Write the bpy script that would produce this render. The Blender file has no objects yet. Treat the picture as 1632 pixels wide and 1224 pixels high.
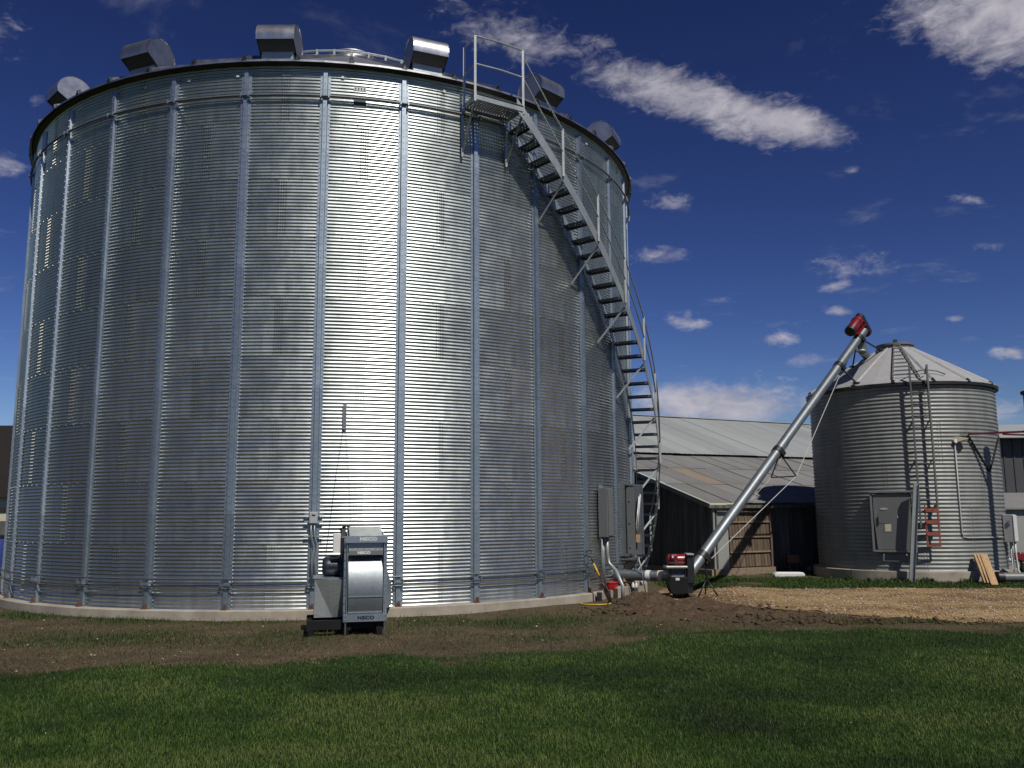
import bpy, math, random
import numpy as np
from mathutils import Vector, Matrix
random.seed(7); RNG = np.random.default_rng(11)
PI = math.pi; R_ = math.radians
sc = bpy.context.scene
COL = sc.collection

# ------------------------------------------------------------------ camera, sky, sun, exposure
CF, CP, CR, CH = 1395.1, .1485, -.0067, 1.74        # focal (px of 1632), pitch, roll, eye height
_F = Vector((0, math.cos(CP), math.sin(CP))); _U = Vector((0, -math.sin(CP), math.cos(CP))); _X = Vector((1, 0, 0))
_R = math.cos(CR)*_X + math.sin(CR)*_U; _UP = -math.sin(CR)*_X + math.cos(CR)*_U
cam = bpy.data.cameras.new('camera'); camo = bpy.data.objects.new('camera', cam); COL.objects.link(camo)
camo.matrix_world = Matrix(((_R.x, _UP.x, -_F.x, 0), (_R.y, _UP.y, -_F.y, 0), (_R.z, _UP.z, -_F.z, CH), (0, 0, 0, 1)))
cam.sensor_width = 36; cam.lens = 36*CF/1632; cam.clip_start = .05; cam.clip_end = 6000
sc.camera = camo

SUN_AZ, SUN_EL = R_(27.5), R_(50.5)       # azimuth measured from straight behind the camera towards its right
SDIR = Vector((math.sin(SUN_AZ)*math.cos(SUN_EL), -math.cos(SUN_AZ)*math.cos(SUN_EL), math.sin(SUN_EL)))
sun = bpy.data.lights.new('sun', 'SUN'); sun.energy = 5.0; sun.angle = R_(.53); sun.color = (1, .95, .86)
suno = bpy.data.objects.new('sun', sun); COL.objects.link(suno)
suno.rotation_euler = (-SDIR).to_track_quat('-Z', 'Y').to_euler(); suno.location = (20, -20, 40)

sc.view_settings.view_transform = 'Standard'; sc.view_settings.look = 'None'
sc.view_settings.exposure = 0; sc.view_settings.gamma = 1; sc.view_settings.use_curve_mapping = False
sc.cycles.use_denoising = True
sc.cycles.max_bounces = 6; sc.cycles.sample_clamp_indirect = 6

def ray(px, py):
    return _F + _R*((px-816)/CF) - _UP*((py-612)/CF)
def at(px, py, Y):
    d = ray(px, py); return Vector((0, 0, CH)) + d*(Y/d.y)
def gnd(px, py, z=0.):
    d = ray(px, py); return Vector((0, 0, CH)) + d*((z-CH)/d.z)
def cylhit(px, py, C, rad):
    d = ray(px, py); a = d.x**2+d.y**2; b = -2*(d.x*C[0]+d.y*C[1]); c = C[0]**2+C[1]**2-rad*rad
    q = max(0, b*b-4*a*c); t = (-b-math.sqrt(q))/2/a
    return Vector((0, 0, CH)) + d*t
def azel(px, py):
    d = ray(px, py).normalized(); return math.degrees(math.atan2(d.x, d.y)), math.degrees(math.asin(d.z))

# ---- world: Nishita sky, clouds laid over it by direction
world = bpy.data.worlds.new('World'); sc.world = world; world.use_nodes = True
wn = world.node_tree.nodes; wl = world.node_tree.links; wn.clear()
def N(tree, t, **kw):
    n = tree.nodes.new(t)
    for k, v in kw.items(): setattr(n, k, v)
    return n
def math_(tree, op, a, b=None, c=None, clamp=False):
    n = N(tree, 'ShaderNodeMath', operation=op); n.use_clamp = clamp
    for i, v in enumerate((a, b, c)):
        if v is None: continue
        if isinstance(v, (int, float)): n.inputs[i].default_value = v
        else: tree.links.new(v, n.inputs[i])
    return n.outputs[0]
W = world.node_tree
sky = N(W, 'ShaderNodeTexSky', sky_type='NISHITA'); sky.sun_disc = False
sky.sun_elevation = SUN_EL; sky.sun_rotation = PI - SUN_AZ
sky.altitude = 300; sky.air_density = 1.0; sky.dust_density = .25; sky.ozone_density = 2.6
gam = N(W, 'ShaderNodeGamma'); gam.inputs[1].default_value = 1.755
hs = N(W, 'ShaderNodeHueSaturation'); hs.inputs['Saturation'].default_value = 1.0; hs.inputs['Value'].default_value = .165; hs.inputs['Hue'].default_value = .51
wl.new(sky.outputs[0], gam.inputs[0]); wl.new(gam.outputs[0], hs.inputs['Color'])
tc = N(W, 'ShaderNodeTexCoord'); sep = N(W, 'ShaderNodeSeparateXYZ'); wl.new(tc.outputs['Generated'], sep.inputs[0])
dx, dy, dz = sep.outputs
AZ = math_(W, 'MULTIPLY', math_(W, 'ARCTAN2', dx, dy), 57.2958)
EL = math_(W, 'MULTIPLY', math_(W, 'ARCSINE', dz), 57.2958)
# cloud-layer coordinates (a flat layer overhead)
inv = math_(W, 'DIVIDE', 1.0, math_(W, 'MAXIMUM', math_(W, 'ADD', dz, .06), .03))
cx_ = math_(W, 'MULTIPLY', dx, inv); cy_ = math_(W, 'MULTIPLY', dy, inv)
comb = N(W, 'ShaderNodeCombineXYZ'); wl.new(cx_, comb.inputs[0]); wl.new(cy_, comb.inputs[1])
comb2 = N(W, 'ShaderNodeCombineXYZ'); wl.new(math_(W, 'MULTIPLY', AZ, .32), comb2.inputs[0]); wl.new(math_(W, 'MULTIPLY', EL, .62), comb2.inputs[1])
def noise(tree, vec, scale, detail, rough=.55, dist=0.0, lac=2.0):
    n = N(tree, 'ShaderNodeTexNoise'); n.inputs['Scale'].default_value = scale; n.inputs['Detail'].default_value = detail
    n.inputs['Roughness'].default_value = rough; n.inputs['Distortion'].default_value = dist; n.inputs['Lacunarity'].default_value = lac
    if vec is not None: tree.links.new(vec, n.inputs['Vector'])
    return n.outputs[0]
fA = noise(W, comb2.outputs[0], 1.0, 9, .60, .6)
fB = noise(W, comb2.outputs[0], .27, 7, .62, 1.0)
fS = noise(W, comb.outputs[0], 2.6, 10, .62, .3)
def smooth(v, lo, hi):
    n = N(W, 'ShaderNodeMapRange', interpolation_type='SMOOTHSTEP'); W.links.new(v, n.inputs[0])
    n.inputs[1].default_value = lo; n.inputs[2].default_value = hi
    return n.outputs[0]
blobs = None
def cloud(p0, p1, thick, amp, sharp=1.0):
    """a bank of cloud between two sky directions"""
    global blobs
    a0, e0 = azel(*p0); a1, e1 = azel(*p1)
    ca, ce = (a0+a1)/2, (e0+e1)/2; L = math.hypot(a1-a0, e1-e0)/2+1e-3; t = math.atan2(e1-e0, a1-a0); th = thick/CF*57.3*.5
    da = math_(W, 'SUBTRACT', AZ, ca); de = math_(W, 'SUBTRACT', EL, ce)
    u = math_(W, 'MULTIPLY', math_(W, 'ADD', math_(W, 'MULTIPLY', da, math.cos(t)), math_(W, 'MULTIPLY', de, math.sin(t))), 1/L)
    v = math_(W, 'MULTIPLY', math_(W, 'SUBTRACT', math_(W, 'MULTIPLY', de, math.cos(t)), math_(W, 'MULTIPLY', da, math.sin(t))), 1/th)
    q = math_(W, 'ADD', math_(W, 'POWER', math_(W, 'ABSOLUTE', u), 2.6), math_(W, 'POWER', math_(W, 'ABSOLUTE', v), 2.0))
    g = math_(W, 'MULTIPLY', math_(W, 'EXPONENT', math_(W, 'MULTIPLY', q, -sharp)), amp)
    blobs = g if blobs is None else math_(W, 'MAXIMUM', blobs, g)
cloud((880, 85), (1385, 222), 92, 1.0)
cloud((1130, 165), (1375, 222), 72, 1.12)
cloud((690, 5), (940, 90), 105, .80); cloud((860, 95), (1000, 60), 60, .62)
cloud((1385, -10), (1760, 100), 120, .95)
cloud((1480, -60), (1800, 60), 150, 1.15)
cloud((960, 640), (1340, 648), 92, 1.12)
cloud((1330, 665), (1720, 655), 70, .72)
cloud((985, 405), (1125, 408), 38, .80)
cloud((1050, 508), (1150, 522), 30, .74); cloud((1085, 500), (1108, 505), 40, .72)
cloud((1205, 540), (1290, 540), 30, .80); cloud((1240, 575), (1345, 574), 32, .72)
cloud((1260, 432), (1470, 425), 60, .60); cloud((1300, 462), (1375, 448), 26, .78); cloud((1300, 490), (1375, 500), 24, .78)
cloud((1495, 508), (1545, 508), 18, .84); cloud((1570, 562), (1640, 562), 24, .80)
cloud((1020, 320), (1120, 325), 40, .60); cloud((1490, 318), (1590, 320), 22, .70); cloud((1330, 268), (1375, 268), 24, .62)
cloud((-60, 265), (60, 262), 50, .74); cloud((-60, 60), (60, 50), 70, .62); cloud((40, 158), (80, 158), 24, .76)
cloud((-80, 450), (40, 450), 60, .60); cloud((-80, 640), (30, 640), 60, .60)
cloud((1100, 480), (1180, 476), 24, .66); cloud((1520, 390), (1640, 395), 24, .62)
fC = noise(W, comb2.outputs[0], 3.4, 7, .62, .8)
cn = math_(W, 'ADD', math_(W, 'MULTIPLY', math_(W, 'SUBTRACT', fC, .5), .75), math_(W, 'ADD', math_(W, 'MULTIPLY', math_(W, 'SUBTRACT', fA, .5), 1.15), math_(W, 'MULTIPLY', math_(W, 'SUBTRACT', fB, .5), .7)))
a1 = smooth(math_(W, 'ADD', blobs, math_(W, 'MULTIPLY', cn, math_(W, 'SUBTRACT', 1.25, math_(W, 'MULTIPLY', blobs, .62)))), .42, 1.18)
# scattered thin cloud over the rest of the dome, the same everywhere
a2 = math_(W, 'MULTIPLY', smooth(fS, .56, .80), .34)
alpha = math_(W, 'MAXIMUM', math_(W, 'MULTIPLY', a1, .93), a2)
ccol = N(W, 'ShaderNodeMix', data_type='RGBA'); W.links.new(smooth(fA, .25, .75), ccol.inputs[0])
ccol.inputs[6].default_value = (4.3, 4.15, 4.9, 1); ccol.inputs[7].default_value = (6.6, 6.3, 6.9, 1)
wm = N(W, 'ShaderNodeMix', data_type='RGBA'); wl.new(alpha, wm.inputs[0]); tintn = N(W, 'ShaderNodeMix', data_type='RGBA', blend_type='MULTIPLY'); tintn.inputs[0].default_value = 1; tintn.inputs[7].default_value = (1, .99, 1.13, 1); wl.new(hs.outputs[0], tintn.inputs[6]); wl.new(tintn.outputs[2], wm.inputs[6]); wl.new(ccol.outputs[2], wm.inputs[7])
bg = N(W, 'ShaderNodeBackground'); bg.inputs[1].default_value = .08
wo = N(W, 'ShaderNodeOutputWorld'); wl.new(wm.outputs[2], bg.inputs[0]); wl.new(bg.outputs[0], wo.inputs[0])

# ------------------------------------------------------------------ helpers
class MB:
    """collects shapes (world coordinates) and links them as one mesh object"""
    def __init__(s): s.v = []; s.f = []
    def add(s, vs, fs):
        o = len(s.v); s.v += [tuple(v) for v in vs]; s.f += [tuple(i+o for i in f) for f in fs]; return s
    def box(s, c, size, M=None):
        hx, hy, hz = size[0]/2, size[1]/2, size[2]/2; c = Vector(c)
        vs = [Vector((x, y, z)) for x in (-hx, hx) for y in (-hy, hy) for z in (-hz, hz)]
        if M is not None: vs = [M @ v for v in vs]
        return s.add([c+v for v in vs], [(0, 1, 3, 2), (4, 6, 7, 5), (0, 4, 5, 1), (2, 3, 7, 6), (0, 2, 6, 4), (1, 5, 7, 3)])
    def bar(s, p0, p1, w, h, side=None):
        """rectangular bar; w across 'side', h the other way"""
        p0, p1 = Vector(p0), Vector(p1); d = (p1-p0).normalized()
        a = Vector(side) if side is not None else (Vector((0, 0, 1)) if abs(d.z) < .9 else Vector((1, 0, 0))).cross(d)
        a = (a-d*a.dot(d)).normalized(); b = d.cross(a)
        vs = [p+a*(i*w/2)+b*(j*h/2) for p in (p0, p1) for i, j in ((-1, -1), (1, -1), (1, 1), (-1, 1))]
        return s.add(vs, [(3, 2, 1, 0), (4, 5, 6, 7), (0, 1, 5, 4), (1, 2, 6, 5), (2, 3, 7, 6), (3, 0, 4, 7)])
    def tube(s, pts, r, n=10, cap=True):
        pts = [Vector(p) for p in pts]; rs = r if isinstance(r, (list, tuple)) else [r]*len(pts)
        vs = []; fs = []; ref = None
        for i, p in enumerate(pts):
            d = (pts[min(i+1, len(pts)-1)]-pts[max(i-1, 0)]).normalized()
            if ref is None: ref = d.orthogonal().normalized()
            a = (ref-d*ref.dot(d)).normalized(); ref = a; b = d.cross(a)
            vs += [p+(a*math.cos(2*PI*k/n)+b*math.sin(2*PI*k/n))*rs[i] for k in range(n)]
        for i in range(len(pts)-1):
            fs += [(i*n+k, i*n+(k+1) % n, (i+1)*n+(k+1) % n, (i+1)*n+k) for k in range(n)]
        if cap: fs += [tuple(reversed(range(n))), tuple(range((len(pts)-1)*n, len(pts)*n))]
        return s.add(vs, fs)
    def lathe(s, c, prof, n=32, axis=None):
        """prof: list of (radius, height) about a point c; axis = direction of height"""
        c = Vector(c); z = Vector(axis).normalized() if axis is not None else Vector((0, 0, 1))
        x = z.orthogonal().normalized(); y = z.cross(x); vs = []; fs = []
        for r, h in prof: vs += [c+z*h+(x*math.cos(2*PI*k/n)+y*math.sin(2*PI*k/n))*r for k in range(n)]
        for i in range(len(prof)-1): fs += [(i*n+k, i*n+(k+1) % n, (i+1)*n+(k+1) % n, (i+1)*n+k) for k in range(n)]
        fs += [tuple(reversed(range(n))), tuple(range((len(prof)-1)*n, len(prof)*n))]
        return s.add(vs, fs)
    def prism(s, poly, o, ax, ay, depth):
        """polygon (x,y) in the plane o,ax,ay pushed by vector depth"""
        o, ax, ay, depth = Vector(o), Vector(ax), Vector(ay), Vector(depth); n = len(poly)
        b = [o+ax*x+ay*y for x, y in poly]
        return s.add(b+[p+depth for p in b], [tuple(reversed(range(n))), tuple(range(n, 2*n))]+[(k, (k+1) % n, n+(k+1) % n, n+k) for k in range(n)])
    def quad(s, a, b, c, d): return s.add([a, b, c, d], [(0, 1, 2, 3)])
    def build(s, name, mat, parent=None, smooth=False, bevel=0):
        base = BASE.get(parent.name, Vector()) if parent else Vector()
        me = bpy.data.meshes.new(name); me.from_pydata([tuple(Vector(v)-base) for v in s.v], [], s.f); me.validate()
        return link(name, me, mat, parent, smooth, bevel, base)
BASE = {}
def link(name, me, mat, parent=None, smooth=False, bevel=0, base=None):
    if mat is not None and not me.materials: me.materials.append(mat)
    if smooth:
        me.polygons.foreach_set('use_smooth', [True]*len(me.polygons))
        if smooth is not True: me.set_sharp_from_angle(angle=R_(smooth))
    o = bpy.data.objects.new(name, me); COL.objects.link(o)
    if parent: o.parent = parent
    BASE[o.name] = base if base is not None else Vector()
    if bevel:
        b = o.modifiers.new('bevel', 'BEVEL'); b.width = bevel; b.segments = 2; b.limit_method = 'ANGLE'
    return o
def empty(name, loc, label, cat, group=None):
    o = bpy.data.objects.new(name, None); COL.objects.link(o); o.location = loc; o.empty_display_size = .2
    BASE[o.name] = Vector(loc); o['label'] = label; o['category'] = cat
    if group: o['group'] = group
    return o
def tag(o, label, cat, group=None):
    o['label'] = label; o['category'] = cat
    if group: o['group'] = group
    return o
def kind(o, k, label=None):
    o['kind'] = k
    if label: o['label'] = label
    return o
def npmesh(name, V, Fq, mat):
    """fast mesh from numpy arrays; Fq (n,3) or (n,4)"""
    me = bpy.data.meshes.new(name); k = Fq.shape[1]
    me.vertices.add(len(V)); me.vertices.foreach_set('co', np.ascontiguousarray(V, dtype=np.float32).ravel())
    me.loops.add(Fq.size); me.loops.foreach_set('vertex_index', np.ascontiguousarray(Fq, dtype=np.int32).ravel())
    me.polygons.add(len(Fq)); me.polygons.foreach_set('loop_start', np.arange(0, Fq.size, k, dtype=np.int32))
    me.update(calc_edges=True); me.materials.append(mat); return me
def fattr(me, name, vals):
    a = me.attributes.new(name, 'FLOAT', 'POINT'); a.data.foreach_set('value', np.ascontiguousarray(vals, dtype=np.float32))

# ------------------------------------------------------------------ materials
def mat_new(name):
    m = bpy.data.materials.new(name); m.use_nodes = True; t = m.node_tree
    b = t.nodes['Principled BSDF']; return m, t, b
K = .68       # albedo calibration of all surface colours to the sun strength
def ramp(t, fac, stops, k=None):
    k = K if k is None else k
    n = N(t, 'ShaderNodeValToRGB'); t.links.new(fac, n.inputs[0]); e = n.color_ramp.elements
    while len(e) < len(stops): e.new(.5)
    for i, (p, c) in enumerate(stops): e[i].position = p; e[i].color = (c[0]*k, c[1]*k, c[2]*k, 1)
    return n.outputs[0]
def mulcol(t, a, b, fac=1.0):
    n = N(t, 'ShaderNodeMix', data_type='RGBA', blend_type='MULTIPLY'); n.inputs[0].default_value = fac
    t.links.new(a, n.inputs[6]); t.links.new(b, n.inputs[7]); return n.outputs[2]
def mixcol(t, fac, a, b):
    n = N(t, 'ShaderNodeMix', data_type='RGBA'); t.links.new(fac, n.inputs[0])
    for i, v in ((6, a), (7, b)):
        if isinstance(v, tuple): n.inputs[i].default_value = (*v, 1)
        else: t.links.new(v, n.inputs[i])
    return n.outputs[2]
def rng(t, v, a, b, c, d):
    n = N(t, 'ShaderNodeMapRange'); t.links.new(v, n.inputs[0])
    for i, x in enumerate((a, b, c, d)): n.inputs[i+1].default_value = x
    return n.outputs[0]
def coords(t, scale=(1, 1, 1)):
    c = N(t, 'ShaderNodeTexCoord'); m = N(t, 'ShaderNodeMapping'); m.inputs['Scale'].default_value = scale
    t.links.new(c.outputs['Object'], m.inputs[0]); return m.outputs[0]
def bump(t, b, h, strength=.2, dist=.01):
    n = N(t, 'ShaderNodeBump'); n.inputs['Strength'].default_value = strength; n.inputs['Distance'].default_value = dist
    t.links.new(h, n.inputs['Height']); t.links.new(n.outputs[0], b.inputs['Normal'])
def galv(name, col, metallic, rough, spangle=.12, var=.14, streak=.2, dirt=None):
    """galvanised steel: spangle, per-sheet tone, faint vertical streaks"""
    m, t, b = mat_new(name); v = coords(t)
    vo = N(t, 'ShaderNodeTexVoronoi'); vo.inputs['Scale'].default_value = 38; t.links.new(v, vo.inputs['Vector'])
    sp = rng(t, vo.outputs['Color'], 0, 1, 1-spangle, 1+spangle)
    st = rng(t, noise(t, coords(t, (5, 5, .5)), 1.0, 5, .6), .3, .7, 1-streak, 1+streak*.6)
    oi = N(t, 'ShaderNodeObjectInfo'); ov = rng(t, oi.outputs['Random'], 0, 1, 1-var, 1+var*.7)
    f = math_(t, 'MULTIPLY', math_(t, 'MULTIPLY', sp, st), ov)
    c = N(t, 'ShaderNodeCombineColor'); 
    for i in range(3): t.links.new(math_(t, 'MULTIPLY', f, col[i]*K), c.inputs[i])
    out = c.outputs[0]
    if dirt: out = mixcol(t, rng(t, noise(t, coords(t, (1.2, 1.2, .8)), 1.3, 8, .65), .5, .78, 0, dirt[1]), out, tuple(x*K for x in dirt[0]))
    t.links.new(out, b.inputs['Base Color']); b.inputs['Metallic'].default_value = metallic
    r2 = math_(t, 'ADD', rng(t, noise(t, v, 3, 4), .3, .7, rough-.05, rough+.06), rng(t, oi.outputs['Random'], 0, 1, -.015, .015))
    t.links.new(r2, b.inputs['Roughness']); return m
def plain(name, col, rough=.5, metallic=0, var=.12, scale=6, spec=.5, bmp=0):
    m, t, b = mat_new(name); v = coords(t)
    n = noise(t, v, scale, 6, .6); f = rng(t, n, .3, .7, 1-var, 1+var)
    c = N(t, 'ShaderNodeCombineColor')
    for i in range(3): t.links.new(math_(t, 'MULTIPLY', f, col[i]*K), c.inputs[i])
    t.links.new(c.outputs[0], b.inputs['Base Color']); b.inputs['Roughness'].default_value = rough
    b.inputs['Metallic'].default_value = metallic; b.inputs['Specular IOR Level'].default_value = spec
    if bmp: bump(t, b, noise(t, v, scale*6, 5), bmp, .01)
    return m
M = {}
M['sheet'] = galv('new_galvanised_sheet', (.63, .68, .665), .93, .33, .10, .11, .20, ((.42, .40, .34), .25))
M['stiff'] = galv('stiffener_galvanised', (.44, .51, .565), .85, .42, .12, .10, .14)
M['roof'] = galv('roof_galvanised', (.58, .59, .60), .95, .36, .08, .06, .08)
M['bolt'] = plain('zinc_bolt', (.46, .46, .42), .46, 1)
M['galv'] = galv('plain_galvanised', (.48, .515, .505), .6, .45, .14, .08, .12)
M['tube'] = galv('auger_tube_galvanised', (.27, .30, .32), .75, .46, .10, .05, .12)
M['galvdull'] = galv('dull_galvanised_tread', (.20, .21, .22), .7, .5, .14, .08, .1)
M['old'] = galv('weathered_galvanised_sheet', (.255, .268, .26), .32, .56, .08, .07, .20, ((.22, .20, .17), .22))
M['oldroof'] = galv('weathered_roof_steel', (.40, .40, .405), .15, .6, .04, .04, .08, ((.40, .38, .36), .3))
M['olddoor'] = galv('weathered_door_steel', (.185, .19, .188), .2, .55, .06, .03, .1)
M['ladder'] = galv('ladder_steel', (.18, .187, .185), .6, .5, .1, .05, .1)
M['black'] = plain('black_painted_steel', (.012, .012, .014), .45, var=.3)
M['rubber'] = plain('black_rubber', (.016, .016, .017), .6)
M['navy'] = plain('dark_blue_motor_paint', (.012, .018, .035), .4, var=.2)
M['red'] = plain('glossy_red_paint', (.19, .008, .012), .32, var=.15)
M['redplastic'] = plain('bright_red_plastic', (.55, .02, .025), .38, var=.08)
M['redrust'] = plain('faded_red_ladder_paint', (.27, .065, .035), .6, var=.35, scale=14)
M['maroon'] = plain('maroon_painted_pipe', (.13, .016, .02), .45, var=.25)
M['white'] = plain('white_paint', (.72, .72, .70), .45, var=.06)
M['cream'] = plain('cream_enamel', (.62, .56, .42), .5, var=.08)
M['greybox'] = plain('grey_enamel_cabinet', (.15, .158, .16), .45, var=.06)
M['lightbox'] = plain('pale_grey_enamel', (.42, .44, .44), .45, var=.06)
M['conduit'] = plain('grey_conduit', (.32, .33, .33), .42, .4, var=.1)
M['yellow'] = plain('yellow_fibreglass', (.70, .42, .03), .4)
M['cardboard'] = plain('cardboard', (.36, .23, .13), .8)
M['blue'] = plain('blue_label', (.04, .07, .28), .4)
M['rope'] = plain('pale_cable', (.50, .48, .44), .6)
M['ink'] = plain('dark_print', (.012, .014, .018), .5)
M['sign'] = plain('dark_green_label', (.02, .045, .04), .4)
M['rust'] = plain('rusted_anchor', (.14, .06, .032), .8, var=.4, scale=30)

M['soot'] = plain('matt_black_base', (.006, .006, .007), .7, var=.3, spec=.25)
M['brownroof'] = plain('dark_brown_siding', (.020, .014, .012), .8, var=.25)
M['shovelblade'] = plain('worn_shovel_steel', (.16, .12, .10), .6, .3, var=.3)
def concrete():
    m, t, b = mat_new('foundation_concrete'); v = coords(t)
    c = ramp(t, noise(t, v, 2.2, 9, .65), [(.3, (.26, .225, .18)), (.55, (.38, .335, .27)), (.75, (.46, .42, .35))])
    t.links.new(c, b.inputs['Base Color']); b.inputs['Roughness'].default_value = .9; bump(t, b, noise(t, v, 30, 6), .3, .01); return m
M['concrete'] = concrete()
def wood(name, c0, c1, scale=(14, 14, .8), rough=.85):
    m, t, b = mat_new(name); v = coords(t, scale); oi = N(t, 'ShaderNodeObjectInfo')
    add = N(t, 'ShaderNodeVectorMath', operation='ADD'); t.links.new(v, add.inputs[0])
    cb = N(t, 'ShaderNodeCombineXYZ'); t.links.new(math_(t, 'MULTIPLY', oi.outputs['Random'], 37), cb.inputs[0]); t.links.new(math_(t, 'MULTIPLY', oi.outputs['Random'], 11), cb.inputs[2])
    t.links.new(cb.outputs[0], add.inputs[1])
    n = noise(t, add.outputs[0], 1.0, 8, .65, .4)
    c = ramp(t, n, [(.28, c0), (.72, c1)])
    k = N(t, 'ShaderNodeCombineColor'); f = rng(t, oi.outputs['Random'], 0, 1, .72, 1.2)
    for i in range(3): t.links.new(f, k.inputs[i])
    t.links.new(mulcol(t, c, k.outputs[0]), b.inputs['Base Color']); b.inputs['Roughness'].default_value = rough
    bump(t, b, n, .5, .006); return m
M['darkwood'] = wood('blackened_barn_boards', (.016, .016, .018), (.20, .19, .17))
M['brownwood'] = wood('weathered_brown_boards', (.05, .033, .020), (.205, .142, .090), (16, 16, 1.1))
M['palewood'] = wood('pale_weathered_rail', (.16, .11, .07), (.34, .26, .18), (2, 20, 20))
M['lumber'] = wood('new_lumber', (.34, .21, .10), (.55, .37, .19), (12, 12, 1.0), .7)
def barnroof(name, c0, c1, rustamt, rustcol=(.20, .11, .055)):
    m, t, b = mat_new(name); oi = N(t, 'ShaderNodeObjectInfo'); v = coords(t)
    n = noise(t, v, .9, 8, .62); c = ramp(t, n, [(.3, c0), (.7, c1)])
    r = rng(t, noise(t, coords(t, (3, .6, 1)), 1.0, 9, .7), .52, .72, 0, rustamt)
    c = mixcol(t, r, c, tuple(x*K for x in rustcol))
    k = N(t, 'ShaderNodeCombineColor'); f = rng(t, oi.outputs['Random'], 0, 1, .86, 1.08)
    for i in range(3): t.links.new(f, k.inputs[i])
    t.links.new(mulcol(t, c, k.outputs[0]), b.inputs['Base Color']); b.inputs['Roughness'].default_value = .62; b.inputs['Metallic'].default_value = .15
    return m
M['leanroof'] = barnroof('aged_lean_to_roof', (.205, .206, .202), (.28, .28, .274), .14)
M['highroof'] = barnroof('pale_barn_roof', (.335, .352, .35), (.39, .41, .408), .02)
M['rustroof'] = barnroof('rust_stained_roof', (.26, .22, .165), (.31, .27, .21), .35, (.22, .15, .085))
M['whitemetal'] = barnroof('pale_wall_metal', (.30, .31, .29), (.39, .40, .37), .12)
M['darkmetal'] = barnroof('dark_grey_siding', (.050, .052, .058), (.075, .078, .085), .03)

def ground_mat():
    m, t, b = mat_new('ground_soil_and_turf'); v = coords(t)
    def at_(n): a = N(t, 'ShaderNodeAttribute'); a.attribute_name = n; return a.outputs['Fac']
    n1 = noise(t, v, 1.1, 8, .65); n2 = noise(t, v, 9, 8, .7); n3 = noise(t, v, 60, 4, .7)
    turf = ramp(t, n2, [(.3, (.013, .026, .006)), (.7, (.030, .056, .011))])
    dead = mixcol(t, rng(t, n1, .35, .65, 0, 1), ramp(t, n2, [(.25, (.072, .052, .030)), (.75, (.165, .122, .070))]), ramp(t, n3, [(.3, (.040, .034, .019)), (.7, (.100, .080, .048))]))
    far = ramp(t, n1, [(.3, (.03, .05, .015)), (.7, (.06, .085, .025))])
    c = mixcol(t, at_('strip'), turf, dead); c = mixcol(t, at_('far'), c, far)
    t.links.new(c, b.inputs['Base Color']); b.inputs['Roughness'].default_value = .95; b.inputs['Specular IOR Level'].default_value = .15
    bump(t, b, math_(t, 'ADD', n2, math_(t, 'MULTIPLY', n3, .5)), .7, .03); return m
M['ground'] = ground_mat()
def gravel_mat():
    m, t, b = mat_new('tan_gravel'); v = coords(t)
    n1 = noise(t, v, .8, 8, .65); vo = N(t, 'ShaderNodeTexVoronoi'); vo.inputs['Scale'].default_value = 32; t.links.new(v, vo.inputs['Vector'])
    c = ramp(t, math_(t, 'ADD', math_(t, 'MULTIPLY', n1, .6), math_(t, 'MULTIPLY', noise(t, coords(t, (.35, .8, 1)), 1.0, 6, .7), .4)), [(.36, (.16, .095, .048)), (.43, (.225, .140, .066)), (.5, (.375, .245, .118)), (.64, (.50, .36, .19))])
    k = ramp(t, rng(t, vo.outputs['Color'], 0, 1, 0, 1), [(.05, (.5, .46, .42)), (.5, (.9, .9, .9)), (.97, (1.25, 1.25, 1.25))], 1)
    t.links.new(mulcol(t, c, k), b.inputs['Base Color']); b.inputs['Roughness'].default_value = .92; b.inputs['Specular IOR Level'].default_value = .2
    bump(t, b, math_(t, 'ADD', vo.outputs['Distance'], noise(t, v, 12, 6)), .8, .03); return m
M['gravel'] = gravel_mat()
def soil_mat():
    m, t, b = mat_new('dug_brown_soil'); v = coords(t); n = noise(t, v, 14, 8, .7)
    c = ramp(t, n, [(.28, (.040, .026, .016)), (.52, (.088, .059, .037)), (.76, (.18, .13, .082))])
    t.links.new(c, b.inputs['Base Color']); b.inputs['Roughness'].default_value = .95; b.inputs['Specular IOR Level'].default_value = .15
    bump(t, b, n, .8, .03); return m
M['soil'] = soil_mat()
def stone_mat():
    m, t, b = mat_new('pale_stones'); a = N(t, 'ShaderNodeAttribute'); a.attribute_name = 'tint'
    c = ramp(t, a.outputs['Fac'], [(0, (.20, .14, .08)), (.6, (.42, .33, .22)), (1, (.62, .55, .44))])
    t.links.new(c, b.inputs['Base Color']); b.inputs['Roughness'].default_value = .9; return m
M['stones'] = stone_mat()
def blade_mat(name, stops):
    m, t, b = mat_new(name); a = N(t, 'ShaderNodeAttribute'); a.attribute_name = 'tint'
    c = ramp(t, a.outputs['Fac'], stops)
    t.links.new(c, b.inputs['Base Color']); b.inputs['Roughness'].default_value = .6; b.inputs['Specular IOR Level'].default_value = .25
    tr = N(t, 'ShaderNodeBsdfTranslucent'); t.links.new(c, tr.inputs[0]); mx = N(t, 'ShaderNodeMixShader'); mx.inputs[0].default_value = .25
    o = t.nodes['Material Output']; t.links.new(b.outputs[0], mx.inputs[1]); t.links.new(tr.outputs[0], mx.inputs[2]); t.links.new(mx.outputs[0], o.inputs[0]); return m
M['grass'] = blade_mat('lawn_grass', [(0, (.010, .024, .004)), (.35, (.034, .078, .008)), (.7, (.066, .132, .016)), (.92, (.115, .175, .034)), (1, (.20, .17, .08))])
M['deadgrass'] = blade_mat('dry_grass', [(0, (.035, .05, .015)), (.25, (.07, .075, .03)), (.5, (.12, .09, .05)), (1, (.24, .18, .11))])
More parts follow.
